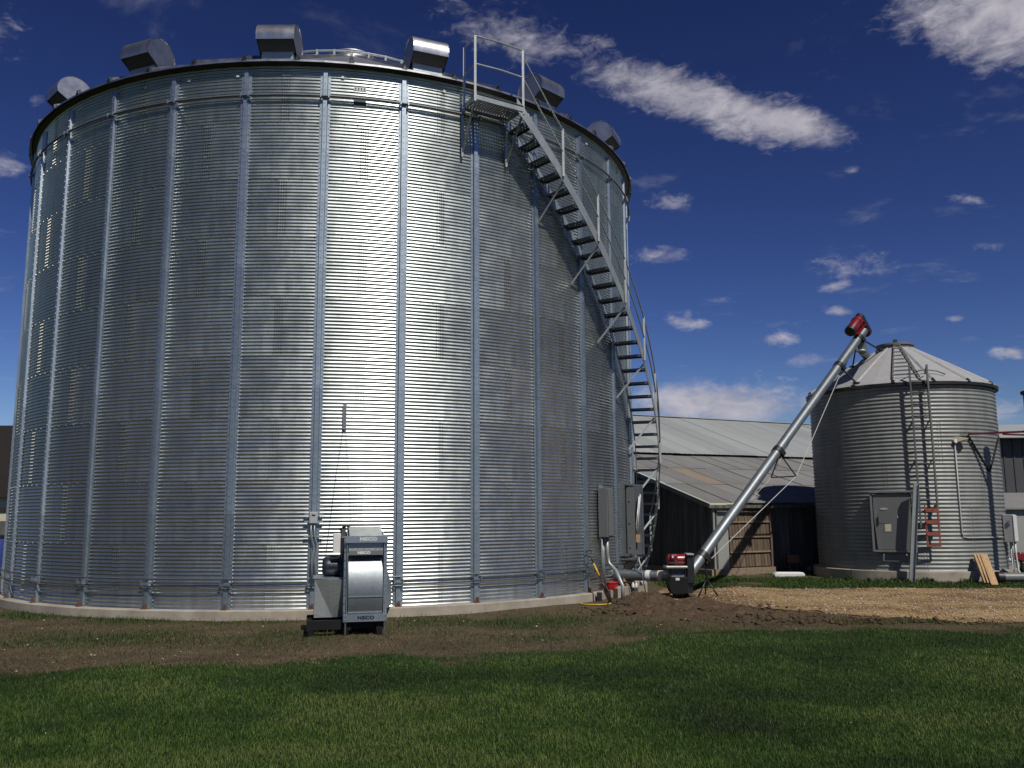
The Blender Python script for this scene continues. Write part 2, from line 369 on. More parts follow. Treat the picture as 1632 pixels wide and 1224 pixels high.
M['weed'] = blade_mat('weed_leaves', [(0, (.02, .04, .01)), (.6, (.05, .09, .02)), (1, (.10, .14, .04))])
M['clover'] = plain('clover_flower', (.6, .56, .5), .8)

# ------------------------------------------------------------------ ground
BC = Vector((-4.473, 23.122, 0)); BR = 7.56; BZ = .151; RING = 1.118; NR = 9; BTOP = BZ + NR*RING      # big bin
SC = Vector((11.104, 24.940, 0)); SR = 2.425; SZ = .26; STOP = 5.10                                     # small bin
def bdir(phi): a = R_(phi-79.05); return Vector((math.cos(a), math.sin(a), 0))       # phi: right of the bin's camera-facing side
def btan(phi): a = R_(phi-79.05); return Vector((-math.sin(a), math.cos(a), 0))
def bp(phi, r, z): return BC + bdir(phi)*r + Vector((0, 0, z))
def sdir(phi): a = R_(phi-114.0); return Vector((math.cos(a), math.sin(a), 0))
def stan(phi): a = R_(phi-114.0); return Vector((-math.sin(a), math.cos(a), 0))
def sp_(phi, r, z): return SC + sdir(phi)*r + Vector((0, 0, z))
UPV = Vector((0, 0, 1))

def vnoise(x, y, seed=0):
    """smooth 2-D value noise for numpy arrays"""
    r = np.random.default_rng(seed).random((64, 64)); xi = np.floor(x).astype(int); yi = np.floor(y).astype(int); fx = x-xi; fy = y-yi
    fx = fx*fx*(3-2*fx); fy = fy*fy*(3-2*fy); g = lambda a, b: r[a % 64, b % 64]
    return (g(xi, yi)*(1-fx)+g(xi+1, yi)*fx)*(1-fy)+(g(xi, yi+1)*(1-fx)+g(xi+1, yi+1)*fx)*fy
def fbm(x, y, seed=0, o=4):
    s = 0; a = .5
    for k in range(o): s = s+a*vnoise(x*2**k, y*2**k, seed+k); a *= .5
    return s/(1-.5**o)
def poly_px(pts): return np.array([gnd(*p)[:2] for p in pts])
LAWN_EDGE = poly_px([(-300, 1075), (0, 1068), (150, 1062), (300, 1053), (500, 1050), (700, 1051), (800, 1049), (900, 1041), (1005, 1030), (1045, 1013), (1120, 1006), (1250, 1003), (1400, 1001), (1632, 1003), (2100, 1003)])
GRAVEL = poly_px([(1036, 946), (1062, 938), (1100, 940), (1166, 935), (1241, 937), (1366, 937), (1632, 937), (2300, 938), (2300, 1000), (1632, 992), (1500, 988), (1341, 981), (1266, 972), (1166, 962), (1100, 960), (1050, 956)])
def inside(P, x, y):
    c = np.zeros(x.shape, bool); n = len(P)
    for i in range(n):
        x0, y0 = P[i]; x1, y1 = P[(i+1) % n]
        k = ((y0 > y) != (y1 > y)) & (x < (x1-x0)*(y-y0)/(y1-y0+1e-12)+x0); c ^= k
    return c
def lawn_d(x, y):
    """> 0 on the mown lawn (towards the camera), metres from its ragged edge"""
    e = np.interp(x, LAWN_EDGE[:, 0], LAWN_EDGE[:, 1]); return e - y + (fbm(x*1.3, y*1.3, 3)-.5)*1.5
def green_d(x, y):
    """green patches on the bare strip and the verge before the small bin"""
    g = fbm(x*.9+5, y*1.1, 21)
    near = np.exp(-((np.hypot(x-BC.x, y-BC.y)-BR-.45)/.40)**2)*(x < -2.2)
    pz = lambda px, py, rx, ry: np.exp(-((x-gnd(px, py).x)/rx)**2-((y-gnd(px, py).y)/ry)**2)
    pat = near*1.0 + pz(170, 1020, 2.5, 1.0)*.35 + pz(450, 1010, 2.2, .8)*.3 + pz(950, 1010, 2.0, 1.0)*.55 + pz(640, 985, .55, .9)*.8 + pz(770, 990, 1.3, .8)*.9 + pz(880, 985, .8, .6)*.5 + pz(330, 978, 1.2, .4)*.6+pz(560, 1000, .5, .5)*.5
    verge = ((y > np.interp(x, GRAVEL[1:8, 0], GRAVEL[1:8, 1])) & (x > 3.6))*1.0
    edge = pz(1500, 990, 2.5, .35)*.8
    return np.clip((g-.26)*2.6, 0, 1)*np.clip(pat*1.15+verge*1.3+edge, 0, 1.3)
# one sheet: fine near, coarse to the horizon
def ground_sheet():
    xs = np.concatenate([[-3000, -1200, -500, -200, -90, -45, -25], np.arange(-16, 20.01, .16), [28, 45, 90, 200, 500, 1200, 3000]])
    ys = np.concatenate([[-3000, -800, -200, -60, -20, -6], np.arange(0, 36.01, .16), [42, 60, 100, 200, 500, 1200, 3000]])
    X, Y = np.meshgrid(xs, ys, indexing='ij'); nx, ny = X.shape
    loc = ((X > -17) & (X < 21) & (Y > -1) & (Y < 37))
    Z = np.where(loc, (fbm(X*.8, Y*.8, 5)-.5)*.05, 0)
    d = lawn_d(X, Y); strip = np.clip(d*-3+.35, 0, 1)*(1-.75*np.clip(green_d(X, Y)*1.5, 0, 1))*loc
    strip = np.where(np.hypot(X-BC.x, Y-BC.y) < BR+.6, np.maximum(strip, .4*loc), strip)
    V = np.stack([X, Y, Z-.012], -1).reshape(-1, 3); I = np.arange(nx*ny).reshape(nx, ny)
    Fq = np.stack([I[:-1, :-1], I[1:, :-1], I[1:, 1:], I[:-1, 1:]], -1).reshape(-1, 4)
    me = npmesh('ground', V, Fq, M['ground']); fattr(me, 'strip', strip.ravel())
    fattr(me, 'far', np.clip((Y-37)/20, 0, 1).ravel()); me.polygons.foreach_set('use_smooth', [True]*len(me.polygons))
    return kind(link('ground', me, None), 'structure', 'lawn and bare soil around the bins')
ground_sheet()
def zg(x, y): return (fbm(np.asarray(x)*.8, np.asarray(y)*.8, 5)-.5)*.05-.012
def gravel_sheet():
    c = .07; xs = np.arange(2.0, 19.5, c); ys = np.arange(12.5, 21.6, c); X, Y = np.meshgrid(xs, ys, indexing='ij')
    jx = (fbm(X*2.2, Y*2.2, 31)-.5)*.75+(fbm(X*9, Y*9, 36)-.5)*.3; jy = (fbm(X*2.2, Y*2.2, 41)-.5)*.9+(fbm(X*9, Y*9, 46)-.5)*.3
    Z = zg(X, Y)+.010+(fbm(X*5, Y*5, 9)-.5)*.035; keep = inside(GRAVEL, X+jx, Y+jy)
    nx, ny = X.shape; I = np.arange(nx*ny).reshape(nx, ny); k = keep[:-1, :-1]
    Fq = np.stack([I[:-1, :-1], I[1:, :-1], I[1:, 1:], I[:-1, 1:]], -1)[k]
    used, invi = np.unique(Fq, return_inverse=True); V = np.stack([X, Y, Z], -1).reshape(-1, 3)[used]
    me = npmesh('gravel_drive', V, invi.reshape(Fq.shape), M['gravel']); me.polygons.foreach_set('use_smooth', [True]*len(me.polygons))
    return kind(link('gravel_drive', me, None), 'structure', 'tan gravel drive running in front of the small bin')
gravel_sheet()

# ------------------------------------------------------------------ big grain bin
bin1 = empty('grain_bin', BC, 'huge new shiny galvanized corrugated grain bin with vertical stiffener ribs', 'grain bin')
def local(me_v): return me_v
fb = MB(); n = 96
prof = [(BR+.20, -.15), (BR+.20, .135), (BR+.185, .15), (BR-.25, .15), (BR-.25, -.15)]
vs = []; fs = []
for i in range(n):
    a = 2*PI*i/n
    vs += [BC+Vector((math.cos(a)*r, math.sin(a)*r, z)) for r, z in prof]
for i in range(n):
    j = (i+1) % n; fs += [(i*5+k, j*5+k, j*5+(k+1) % 5, i*5+(k+1) % 5) for k in range(5)]
fb.add(vs, fs).build('foundation', M['concrete'], bin1, smooth=30)
# wall sheets: each lapped sheet of each ring is a part
def corr_sheet(rad, arc, h, ncorr, amp, na, seg, lap):
    nz = ncorr*seg+1; a = np.linspace(-arc/2-lap, arc/2, na+1); z = np.linspace(0, h, nz)
    r = rad + amp*np.cos(2*PI*z*ncorr/h)
    A, Zz = np.meshgrid(a, z, indexing='ij'); Rr = np.broadcast_to(r, A.shape)
    V = np.stack([Rr*np.cos(A), Rr*np.sin(A), Zz], -1).reshape(-1, 3); I = np.arange(V.shape[0]).reshape(na+1, nz)
    Fq = np.stack([I[:-1, :-1], I[1:, :-1], I[1:, 1:], I[:-1, 1:]], -1).reshape(-1, 4); return V, Fq
V, Fq = corr_sheet(BR, R_(22.5), RING, 17, .0072, 14, 8, R_(.5))
sheet_me = npmesh('wall_sheet', V, Fq, M['sheet']); sheet_me.polygons.foreach_set('use_smooth', [True]*len(sheet_me.polygons))
def bolt(mb, P, nrm, r=.011, h=.009):
    nrm = Vector(nrm); a = nrm.orthogonal().normalized(); b = nrm.cross(a); P = Vector(P)
    vs = [P+(a*math.cos(PI/3*k)+b*math.sin(PI/3*k))*r for k in range(6)]+[P+nrm*h+(a*math.cos(PI/3*k)+b*math.sin(PI/3*k))*r*.75 for k in range(6)]
    mb.add(vs, [(k, (k+1) % 6, 6+(k+1) % 6, 6+k) for k in range(6)]+[(6, 7, 8, 9, 10, 11)])
bm_ = MB()
for row in range(17):
    z = (row+.5)*RING/17 + RING/34
    for c in range(4):
        a = -R_(11.25)+R_(-.42+c*.33)
        if row < 16: bolt(bm_, (math.cos(a)*(BR+.0066), math.sin(a)*(BR+.0066), z), (math.cos(a), math.sin(a), 0), .0125, .011)
for c in range(12):
    a = -R_(11.25)+R_(22.5*(c+.5)/12)
    bolt(bm_, (math.cos(a)*(BR+.0066), math.sin(a)*(BR+.0066), RING-.004), (math.cos(a), math.sin(a), 0), .0125, .011)
me_b = bpy.data.meshes.new('seam_bolts'); me_b.from_pydata(bm_.v, [], bm_.f); me_b.materials.append(M['bolt'])
for ring in range(NR):
    off = 2.02 + (0 if ring % 2 else 11.25)
    for k in range(16):
        o = bpy.data.objects.new('wall_sheet', sheet_me); COL.objects.link(o); o.parent = bin1
        o.location = (0, 0, BZ+ring*RING-BC.z); o.rotation_euler = (0, 0, R_(off+11.25+22.5*k-79.05))
        s = 1+(.0016 if k % 2 else 0)/BR+(.0022 if ring % 2 else 0)/BR+random.uniform(-.0006, .0006)/BR; o.scale = (s, s, 1)
        b = bpy.data.objects.new('seam_bolts', me_b); COL.objects.link(b); b.parent = o; b['kind'] = 'stuff'
# stiffeners: hat section posts, spliced every second ring
def hat(h, w=.10, d=.052, fl=.046, t0=.009):
    pr = [(-w/2-fl, t0), (-w/2, t0+.001), (-w/2+.012, d), (w/2-.012, d), (w/2, t0+.001), (w/2+fl, t0)]
    mb = MB(); vs = [(BR+r, y, z) for z in (0, h) for y, r in pr]
    fs = [(k, k+1, 6+k+1, 6+k) for k in range(5)]
    inner = [(-w/2-fl, t0-.006), (w/2+fl, t0-.006)]
    vs += [(BR+r, y, z) for z in (0, h) for y, r in inner]
    fs += [(12, 13, 15, 14), (0, 6, 14, 12), (5, 13, 15, 11), (0, 12, 13, 5, 4, 3, 2, 1), (6, 7, 8, 9, 10, 11, 15, 14)]
    mb.add(vs, fs); me = bpy.data.meshes.new('stiffener'); me.from_pydata(mb.v, [], mb.f); me.validate(); me.materials.append(M['stiff'])
    bb = MB(); z = .06
    while z < h-.03:
        bolt(bb, (BR+.052, 0, z), (1, 0, 0), .011, .007)
        for s in (-1, 1): bolt(bb, (BR+.010, s*(w/2+.024), z+.03), (1, 0, 0), .0115, .009)
        z += .1315
    mb2 = bpy.data.meshes.new('stiffener_bolts'); mb2.from_pydata(bb.v, [], bb.f); mb2.materials.append(M['bolt'])
    return me, mb2
lens = [1.62, 2.236, 2.236, 2.236, 1.62]; hats = {round(L, 3): hat(L-.004) for L in set(lens)}
for k in range(32):
    z = BZ+.01; a = R_(-3.604+11.25*k-79.05)
    for i, L in enumerate(lens):
        me, mbm = hats[round(L, 3)]
        o = bpy.data.objects.new('stiffener', me); COL.objects.link(o); o.parent = bin1; o.location = (0, 0, z); o.rotation_euler = (0, 0, a)
        s = 1+(.0015*(i % 2))/BR; o.scale = (s, s, 1)
        b = bpy.data.objects.new('stiffener_bolts', mbm); COL.objects.link(b); b.parent = o; b['kind'] = 'stuff'; z += L
# anchor brackets at the stiffener feet
ab = MB(); ab.box((BR+.085, 0, .05), (.05, .010, .10)); ab.box((BR+.09, 0, .008), (.09, .10, .012)); ab.tube([(BR+.10, .025, 0), (BR+.10, .025, .09)], .011, 6); ab.tube([(BR+.10, -.025, 0), (BR+.10, -.025, .07)], .011, 6)
me = bpy.data.meshes.new('anchor_bracket'); me.from_pydata(ab.v, [], ab.f); me.materials.append(M['rust'])
for k in range(32):
    o = bpy.data.objects.new('anchor_bracket', me); COL.objects.link(o); o.parent = bin1; o.location = (0, 0, BZ); o.rotation_euler = (0, 0, R_(-3.604+11.25*k-79.05))
# wind rings and their clamps
def ring_pts(r, z, n=128): return [BC+Vector((math.cos(2*PI*i/n)*r, math.sin(2*PI*i/n)*r, z)) for i in range(n+1)]
for z, r in ((BTOP-.62, .024), (BZ+.52, .013), (BZ+.36, .013)):
    MB().tube(ring_pts(BR+.082, z), r, 8, False).build('wind_ring', M['galvdull'], bin1, smooth=True)
cl = MB(); cl.box((BR+.085, .075, 0), (.075, .022, .085)); cl.box((BR+.085, -.075, 0), (.075, .022, .085)); cl.box((BR+.066, 0, -.02), (.022, .16, .03))
me = bpy.data.meshes.new('ring_clamp'); me.from_pydata(cl.v, [], cl.f); me.materials.append(M['stiff'])
for z in (BTOP-.62, BZ+.44):
    for k in range(32):
        o = bpy.data.objects.new('ring_clamp', me); COL.objects.link(o); o.parent = bin1; o.location = (0, 0, z); o.rotation_euler = (0, 0, R_(-3.604+11.25*k-79.05))
# roof: 48 ribbed panels
SL = math.tan(R_(29.5)); RE = BR+.17; RC = .62; ZE = BTOP+.05
def roof_panel_mesh(RE, RC, ZE, SL, n, ribh, name, mat, lip=.038):
    h = PI/n; mb = MB(); rows = [RE, RE*.75+RC*.25, (RE+RC)/2, RC]
    def P(r, a, dz=0): return (r*math.cos(a), r*math.sin(a), ZE+(RE-r)*SL+dz)
    for r0, r1 in zip(rows[:-1], rows[1:]):
        for s0, s1 in ((-1, 0), (0, 1)): mb.quad(P(r0, s0*h), P(r0, s1*h), P(r1, s1*h), P(r1, s0*h))
    w = .045
    for r0, r1 in zip(rows[:-1], rows[1:]):          # rib on the +h edge
        e0, e1 = w/r0, w/r1; hh0, hh1 = ribh, ribh*(.55 if r1 == RC else 1)
        mb.add([P(r0, h-e0, .002), P(r0, h, ribh), P(r0, h+e0, .003), P(r1, h-e1*.8, .002), P(r1, h, hh1), P(r1, h+e1*.8, .003)], [(0, 1, 4, 3), (1, 2, 5, 4)])
    mb.add([P(RE, -h), P(RE, 0), P(RE, h), P(RE, -h, -lip), P(RE, 0, -lip), P(RE, h, -lip)], [(0, 3, 4, 1), (1, 4, 5, 2)])
    me = bpy.data.meshes.new(name); me.from_pydata(mb.v, [], mb.f); me.materials.append(mat)
    c = MB(); e = w/RE*1.15; c.add([P(RE+.004, h-e, -.012), P(RE+.004, h+e, -.012), P(RE+.004, h, ribh+.012), P(RE-.07, h-e, .008), P(RE-.07, h+e, .008), P(RE-.07, h, ribh+.014)], [(0, 1, 2), (3, 5, 4), (0, 2, 5, 3), (1, 4, 5, 2), (0, 3, 4, 1)])
    mc = bpy.data.meshes.new('rib_end_cap'); mc.from_pydata(c.v, [], c.f); mc.materials.append(M['black']); return me, mc
pm, pc = roof_panel_mesh(RE, RC, ZE, SL, 48, .075, 'roof_panel', M['roof'])
clipm = MB(); clipm.box((BR+.02, 0, 0), (.02, .055, .035)); clipm.box((BR+.018, 0, .026), (.016, .028, .02))
me_clip = bpy.data.meshes.new('eave_clip'); me_clip.from_pydata(clipm.v, [], clipm.f); me_clip.materials.append(M['white'])
for k in range(48):
    o = bpy.data.objects.new('roof_panel', pm); COL.objects.link(o); o.parent = bin1; o.rotation_euler = (0, 0, R_(3.75+7.5*k-79.05))
    c = bpy.data.objects.new('rib_end_cap', pc); COL.objects.link(c); c.parent = o
    if k % 2 == 0 or k % 3 == 0:
        c = bpy.data.objects.new('eave_clip', me_clip); COL.objects.link(c); c.parent = bin1; c.location = (0, 0, BTOP-.20); c.rotation_euler = (0, 0, R_(7.5*k-1.2-79.05))
# closure between wall and roof
MB().add([p for i in range(97) for p in (BC+Vector((math.cos(2*PI*i/96)*(BR-.01), math.sin(2*PI*i/96)*(BR-.01), BTOP-.02)), BC+Vector((math.cos(2*PI*i/96)*(BR+.10), math.sin(2*PI*i/96)*(BR+.10), BTOP+.06)))], [(2*i, 2*i+2, 2*i+3, 2*i+1) for i in range(96)]).build('eave_flashing', M['black'], bin1)
rr = MB(); zr = ZE+(RE-3.2)*SL+.15
rr.tube([BC+Vector((math.cos(2*PI*i/96)*3.2, math.sin(2*PI*i/96)*3.2, zr)) for i in range(97)], .028, 8, False)
for k in range(48):
    p = BC+Vector((math.cos(R_(7.5*k+7.5-79.05))*3.2, math.sin(R_(7.5*k+7.5-79.05))*3.2, zr)); rr.bar(p-Vector((0, 0, .16)), p+Vector((0, 0, .03)), .05, .05)
rr.build('roof_ring', M['galv'], bin1, smooth=40)
zc = ZE+(RE-RC)*SL
MB().lathe(BC+Vector((0, 0, zc)), [(RC+.06, -.06), (RC+.06, .12), (RC+.10, .13), (RC+.10, .16), (RC*.8, .25), (RC*.45, .31), (.02, .335)], 40).build('roof_cap', M['roof'], bin1, smooth=30)
# hooded roof vents, one proto copied round the roof
def vent_parts():
    """vent at phi=0 facing +x; local to the bin axis"""
    r0 = BR-.30; zb = ZE+(RE-r0)*SL; w = .70
    hood = []; c = Vector((r0+.02, 0, zb+.36)); 
    pts = [(r0-.33, zb+.16)]
    for i in range(13):
        a = R_(178-16.3*i); pts.append((r0+.03+.36*math.cos(a), zb+.30+.33*math.sin(a)))
    mb = MB()
    n = len(pts)
    mb.add([(x, -w/2, z) for x, z in pts]+[(x, w/2, z) for x, z in pts], [(k, k+1, n+k+1, n+k) for k in range(n-1)])
    # rolled lips along the two side edges
    sides = []
    for s in (-1, 1):
        m2 = MB(); y = s*(w/2+.004); m2.add([(x, y, z) for x, z in pts]+[(r0+.02, y, zb-.02), (r0-.33, y, zb+.14)], [tuple(range(n+2))])
        m2.add([(x+(.02 if 0 else 0), y+s*.012, z) for x, z in pts]+[(x, y-s*.012, z) for x, z in pts], [(k, k+1, n+k+1, n+k) for k in range(n-1)]); sides.append(m2)
    neck = MB(); x0, x1 = r0-.26, r0+.16
    neck.add([(x0, -w/2+.05, zb+.10), (x1, -w/2+.05, zb-.14), (x1, -w/2+.05, zb+.16), (x0, -w/2+.05, zb+.30), (x0, w/2-.05, zb+.10), (x1, w/2-.05, zb-.14), (x1, w/2-.05, zb+.16), (x0, w/2-.05, zb+.30)],
             [(0, 1, 2, 3), (7, 6, 5, 4), (1, 5, 6, 2), (0, 3, 7, 4)])
    scr = MB(); e = pts[-1]; scr.add([(e[0]-.01, -w/2+.01, e[1]+.02), (e[0]-.01, w/2-.01, e[1]+.02), (x1, w/2-.01, zb+.05), (x1, -w/2+.01, zb+.05)], [(0, 1, 2, 3)])  # black sheet painting in the shade of the hood's open underside
    out = []
    for nm, m_, mt, sm in (('hood', mb, M['roof'], True), ('side_plate', sides[0], M['roof'], False), ('side_plate', sides[1], M['roof'], False), ('neck', neck, M['galv'], False), ('dark_underside', scr, M['black'], False)):
        me = bpy.data.meshes.new(nm); me.from_pydata(m_.v, [], m_.f); me.materials.append(mt)
        if sm: me.polygons.foreach_set('use_smooth', [True]*len(me.polygons))
        out.append((nm, me))
    return out
vp = vent_parts()
for k in range(16):
    a = R_(-10.9+22.5*k-79.05); root = None
    for nm, me in vp:
        o = bpy.data.objects.new('roof_vent' if root is None else nm, me); COL.objects.link(o)
        if root is None: o.parent = bin1; o.rotation_euler = (0, 0, a); root = o
        else: o.parent = root
# stickers below the eave
p0 = cylhit(574, 142, BC, BR+.012); ph = math.degrees(math.atan2(p0.y-BC.y, p0.x-BC.x))+79.05
lab = MB()
for zz, hh in ((p0.z, .075),): lab.bar(p0-btan(ph)*.12, p0+btan(ph)*.12, .006, hh, bdir(ph))
wl_ = lab.build('white_label', M['white'], bin1)
dots = MB()
for i in range(4):
    q = p0+bdir(ph)*.006+btan(ph)*(-.085+.056*i); dots.bar(q-btan(ph)*.012, q+btan(ph)*.012, .004, .04, bdir(ph)); dots.bar(q-Vector((0, 0, .15))-btan(ph)*.018, q-Vector((0, 0, .15))+btan(ph)*.018, .004, .03, bdir(ph))
dots.build('label_print', M['ink'], wl_)
g0 = p0-Vector((0, 0, .29)); MB().bar(g0-btan(ph)*.115, g0+btan(ph)*.115, .008, .17, bdir(ph)).build('dark_label', M['sign'], bin1)
# open access door on the right flank (leaves standing out from the wall)
PD = 59.5
def frame_box(mb, phi, r0, r1, z0, z1, th=.02): mb.bar(bp(phi, r0, (z0+z1)/2), bp(phi, r1, (z0+z1)/2), th, z1-z0, btan(phi))
door = MB(); zt, zb_ = 2.42, .82
frame_box(door, PD-4.6, BR-.02, BR+.12, zb_, zt, .03); frame_box(door, PD+3.2, BR-.02, BR+.10, zb_, zt, .03)
for z in (zt, zb_): door.bar(bp(PD-4.6, BR+.05, z), bp(PD+3.2, BR+.05, z), .14, .05, bdir(PD-1))
door = door.build('door_frame', M['tube'], bin1)
MB().bar(bp(PD-4.4, BR+.03, (zb_+zt)/2), bp(PD+3.0, BR+.03, (zb_+zt)/2), .03, zt-zb_-.05, bdir(PD-1)).build('door_opening', M['black'], door)
lf = MB(); frame_box(lf, PD-1.6, BR+.05, BR+.235, zb_+.03, zt-.06, .02)
for z in (1.0, 1.55, 2.05): lf.box(bp(PD-1.6, BR+.12, z)-btan(PD)*.015, (.03, .03, .03))
lf.build('inner_door_leaf', M['greybox'], door)
ol = MB(); frame_box(ol, PD+2.9, BR+.10, BR+.30, zb_-.02, zt+.02, .025); ol.bar(bp(PD+2.9, BR+.30, zb_-.02), bp(PD+2.9, BR+.30, zt+.02), .04, .04, btan(PD)); ol.build('outer_door_leaf', M['tube'], door)
for s, (za, zb2) in enumerate(((2.20, 1.25), (2.15, 1.45), (1.9, 1.3))):
    q = PD+2.3; MB().tube([bp(q, BR+.27-.03*s, za), bp(q, BR+.22-.03*s, (za+zb2)/2-.05*s), bp(q, BR+.17, zb2)], .014, 6).build('strap', M['white'], door, smooth=True)
tg = bp(PD+2.0, BR+.20, 1.18); MB().box(tg, (.10, .02, .18)).build('tag', M['cardboard'], door)
st = MB(); st.bar(bp(PD-4.6, BR+.14, zb_-.08), bp(PD+2.6, BR+.14, zb_-.08), .28, .04, bdir(PD)); st.bar(bp(PD-1, BR, zb_-.45), bp(PD-1, BR+.24, zb_-.12), .04, .04); st.bar(bp(PD-3.6, BR, zb_-.45), bp(PD-3.6, BR+.24, zb_-.12), .04, .04)
st.build('door_step', M['galvdull'], door)

# ------------------------------------------------------------------ spiral staircase on the big bin
stair = empty('spiral_staircase', bp(82, 8, 0), 'galvanized spiral staircase winding down the right side of the huge bin', 'staircase')
RI, RO = BR+.10, 8.225; NT = 34; Z0, PH0 = 9.45, 25.2
def sz(i): return Z0-.275*i
def sph(i): return PH0+1.911*i
def helix(mb, r, half_h, th, dz):
    vs = []; fs = []; m_ = 70
    for k in range(m_+1):
        i = -1.1+(NT+.9)*k/m_; ph = sph(i); z = sz(i)+dz
        for rr_, zz in ((r-th/2, z-half_h), (r+th/2, z-half_h), (r+th/2, z+half_h), (r-th/2, z+half_h)): vs.append(bp(ph, rr_, max(zz, .02)))
    for k in range(m_): fs += [(4*k+j, 4*k+4+j, 4*k+4+(j+1) % 4, 4*k+(j+1) % 4) for j in range(4)]
    fs += [(3, 2, 1, 0), (4*m_, 4*m_+1, 4*m_+2, 4*m_+3)]; return mb.add(vs, fs)
helix(MB(), RO, .13, .012, .03).build('stringer', M['galv'], stair, smooth=30)
helix(MB(), RI, .13, .012, .03).build('stringer', M['galv'], stair, smooth=30)
def perf_plate(L, Wd, pitch, hole, th=.004):
    """plate in xy with square-ish holes (octagon), real openings"""
    nx, ny = max(1, round(L/pitch)), max(1, round(Wd/pitch)); px, py = L/nx, Wd/ny; mb = MB()
    for i in range(nx):
        for j in range(ny):
            x0, y0 = -L/2+i*px, -Wd/2+j*py; cx, cy = x0+px/2, y0+py/2; r = hole
            o_ = [(x0, y0), (x0+px, y0), (x0+px, y0+py), (x0, y0+py)]; h_ = [(cx-r, cy-r), (cx+r, cy-r), (cx+r, cy+r), (cx-r, cy+r)]
            mb.add([(x, y, 0) for x, y in o_+h_], [(k, (k+1) % 4, 4+(k+1) % 4, 4+k) for k in range(4)])
    return mb
tw = RO-RI-.03; tm = perf_plate(tw, .24, .085, .011)
for s in (-1, 1): tm.box((0, s*.122, -.024), (tw, .004, .052))
for s in (-1, 1): tm.box((s*(tw/2-.003), 0, -.024), (.004, .24, .052))
tme = bpy.data.meshes.new('tread'); tme.from_pydata(tm.v, [], tm.f); tme.materials.append(M['galvdull'])
for i in range(NT):
    o = bpy.data.objects.new('tread', tme); COL.objects.link(o); o.parent = stair
    o.location = bp(sph(i), (RI+RO)/2, sz(i))-BASE[stair.name]; o.rotation_euler = (0, 0, R_(sph(i)-79.05))
# platform
zp = 9.76; PA, PB = 16.6, 24.2
pm_ = perf_plate(.62, 1.06, .062, .011)
pme = bpy.data.meshes.new('platform'); pme.from_pydata(pm_.v, [], pm_.f); pme.materials.append(M['galv'])
pl = bpy.data.objects.new('platform', pme); COL.objects.link(pl); pl.parent = stair; pl.location = bp((PA+PB)/2, (RI+RO)/2, zp)-BASE[stair.name]; pl.rotation_euler = (0, 0, R_((PA+PB)/2-79.05))
pf = MB(); 
c_ = [bp(PA, RI, zp-.05), bp(PB, RI, zp-.05), bp(PB, RO+.02, zp-.05), bp(PA, RO+.02, zp-.05)]
for a, b in ((0, 1), (1, 2), (2, 3), (3, 0)): pf.bar(c_[a], c_[b], .012, .13 if (a, b) == (2, 3) else .11, (c_[b]-c_[a]).cross(UPV))
pf.build('platform_edge', M['galv'], stair)
for a in (PA, PB):
    b_ = MB().bar(bp(a, RO, zp-.1), bp(a, RI-.05, zp-1.0), .03, .03); b_.bar(bp(a, RI-.03, zp-.05), bp(a, RI-.03, zp-1.05), .04, .04); b_.build('platform_brace', M['galv'], stair)
def post(p, z0, z1, w=.045): MB().bar(Vector((p.x, p.y, z0)), Vector((p.x, p.y, z1)), w, w).build('post', M['galv'], stair)
PT = zp+1.20
for a, r in ((PA, RO), (PB, RO), (PA, RI+.05)): post(bp(a, r, 0), zp-.15, PT)
def rail(pts, r=.017): MB().tube(pts, r, 8).build('handrail', M['galv'], stair, smooth=40)
for dz in (0, -.58):
    rail([bp(PA, RI+.05, PT+dz), bp(PA, RO, PT+dz)]); rail([bp(PA, RO, PT+dz), bp((PA+PB)/2, RO+.015, PT+dz), bp(PB, RO, PT+dz)])
idx = [3.2+4.05*k for k in range(8)]
for i in idx:
    p = bp(sph(i), RO+.03, 0); post(p, sz(i)-.02, sz(i)+1.0)
    q = bp(sph(i)+.3, RO-.02, sz(i)-.10); MB().bar(q, bp(sph(i)-.8, RI-.06, sz(i)-.85), .006, .045, btan(sph(i))).build('wall_brace', M['galv'], stair)
for dz in (.96, .50):
    pts = [bp(PB, RO, PT-.14-(.96-dz))]+[bp(sph(i), RO+.035, sz(i)+dz) for i in np.linspace(3.2, NT-2.4, 40)]
    rail(pts, .016)
ftp = MB()
for r in (RI, RO): ftp.box(bp(sph(NT-.3), r, .16), (.10, .10, .32))
ftp.build('foot', M['galv'], stair)

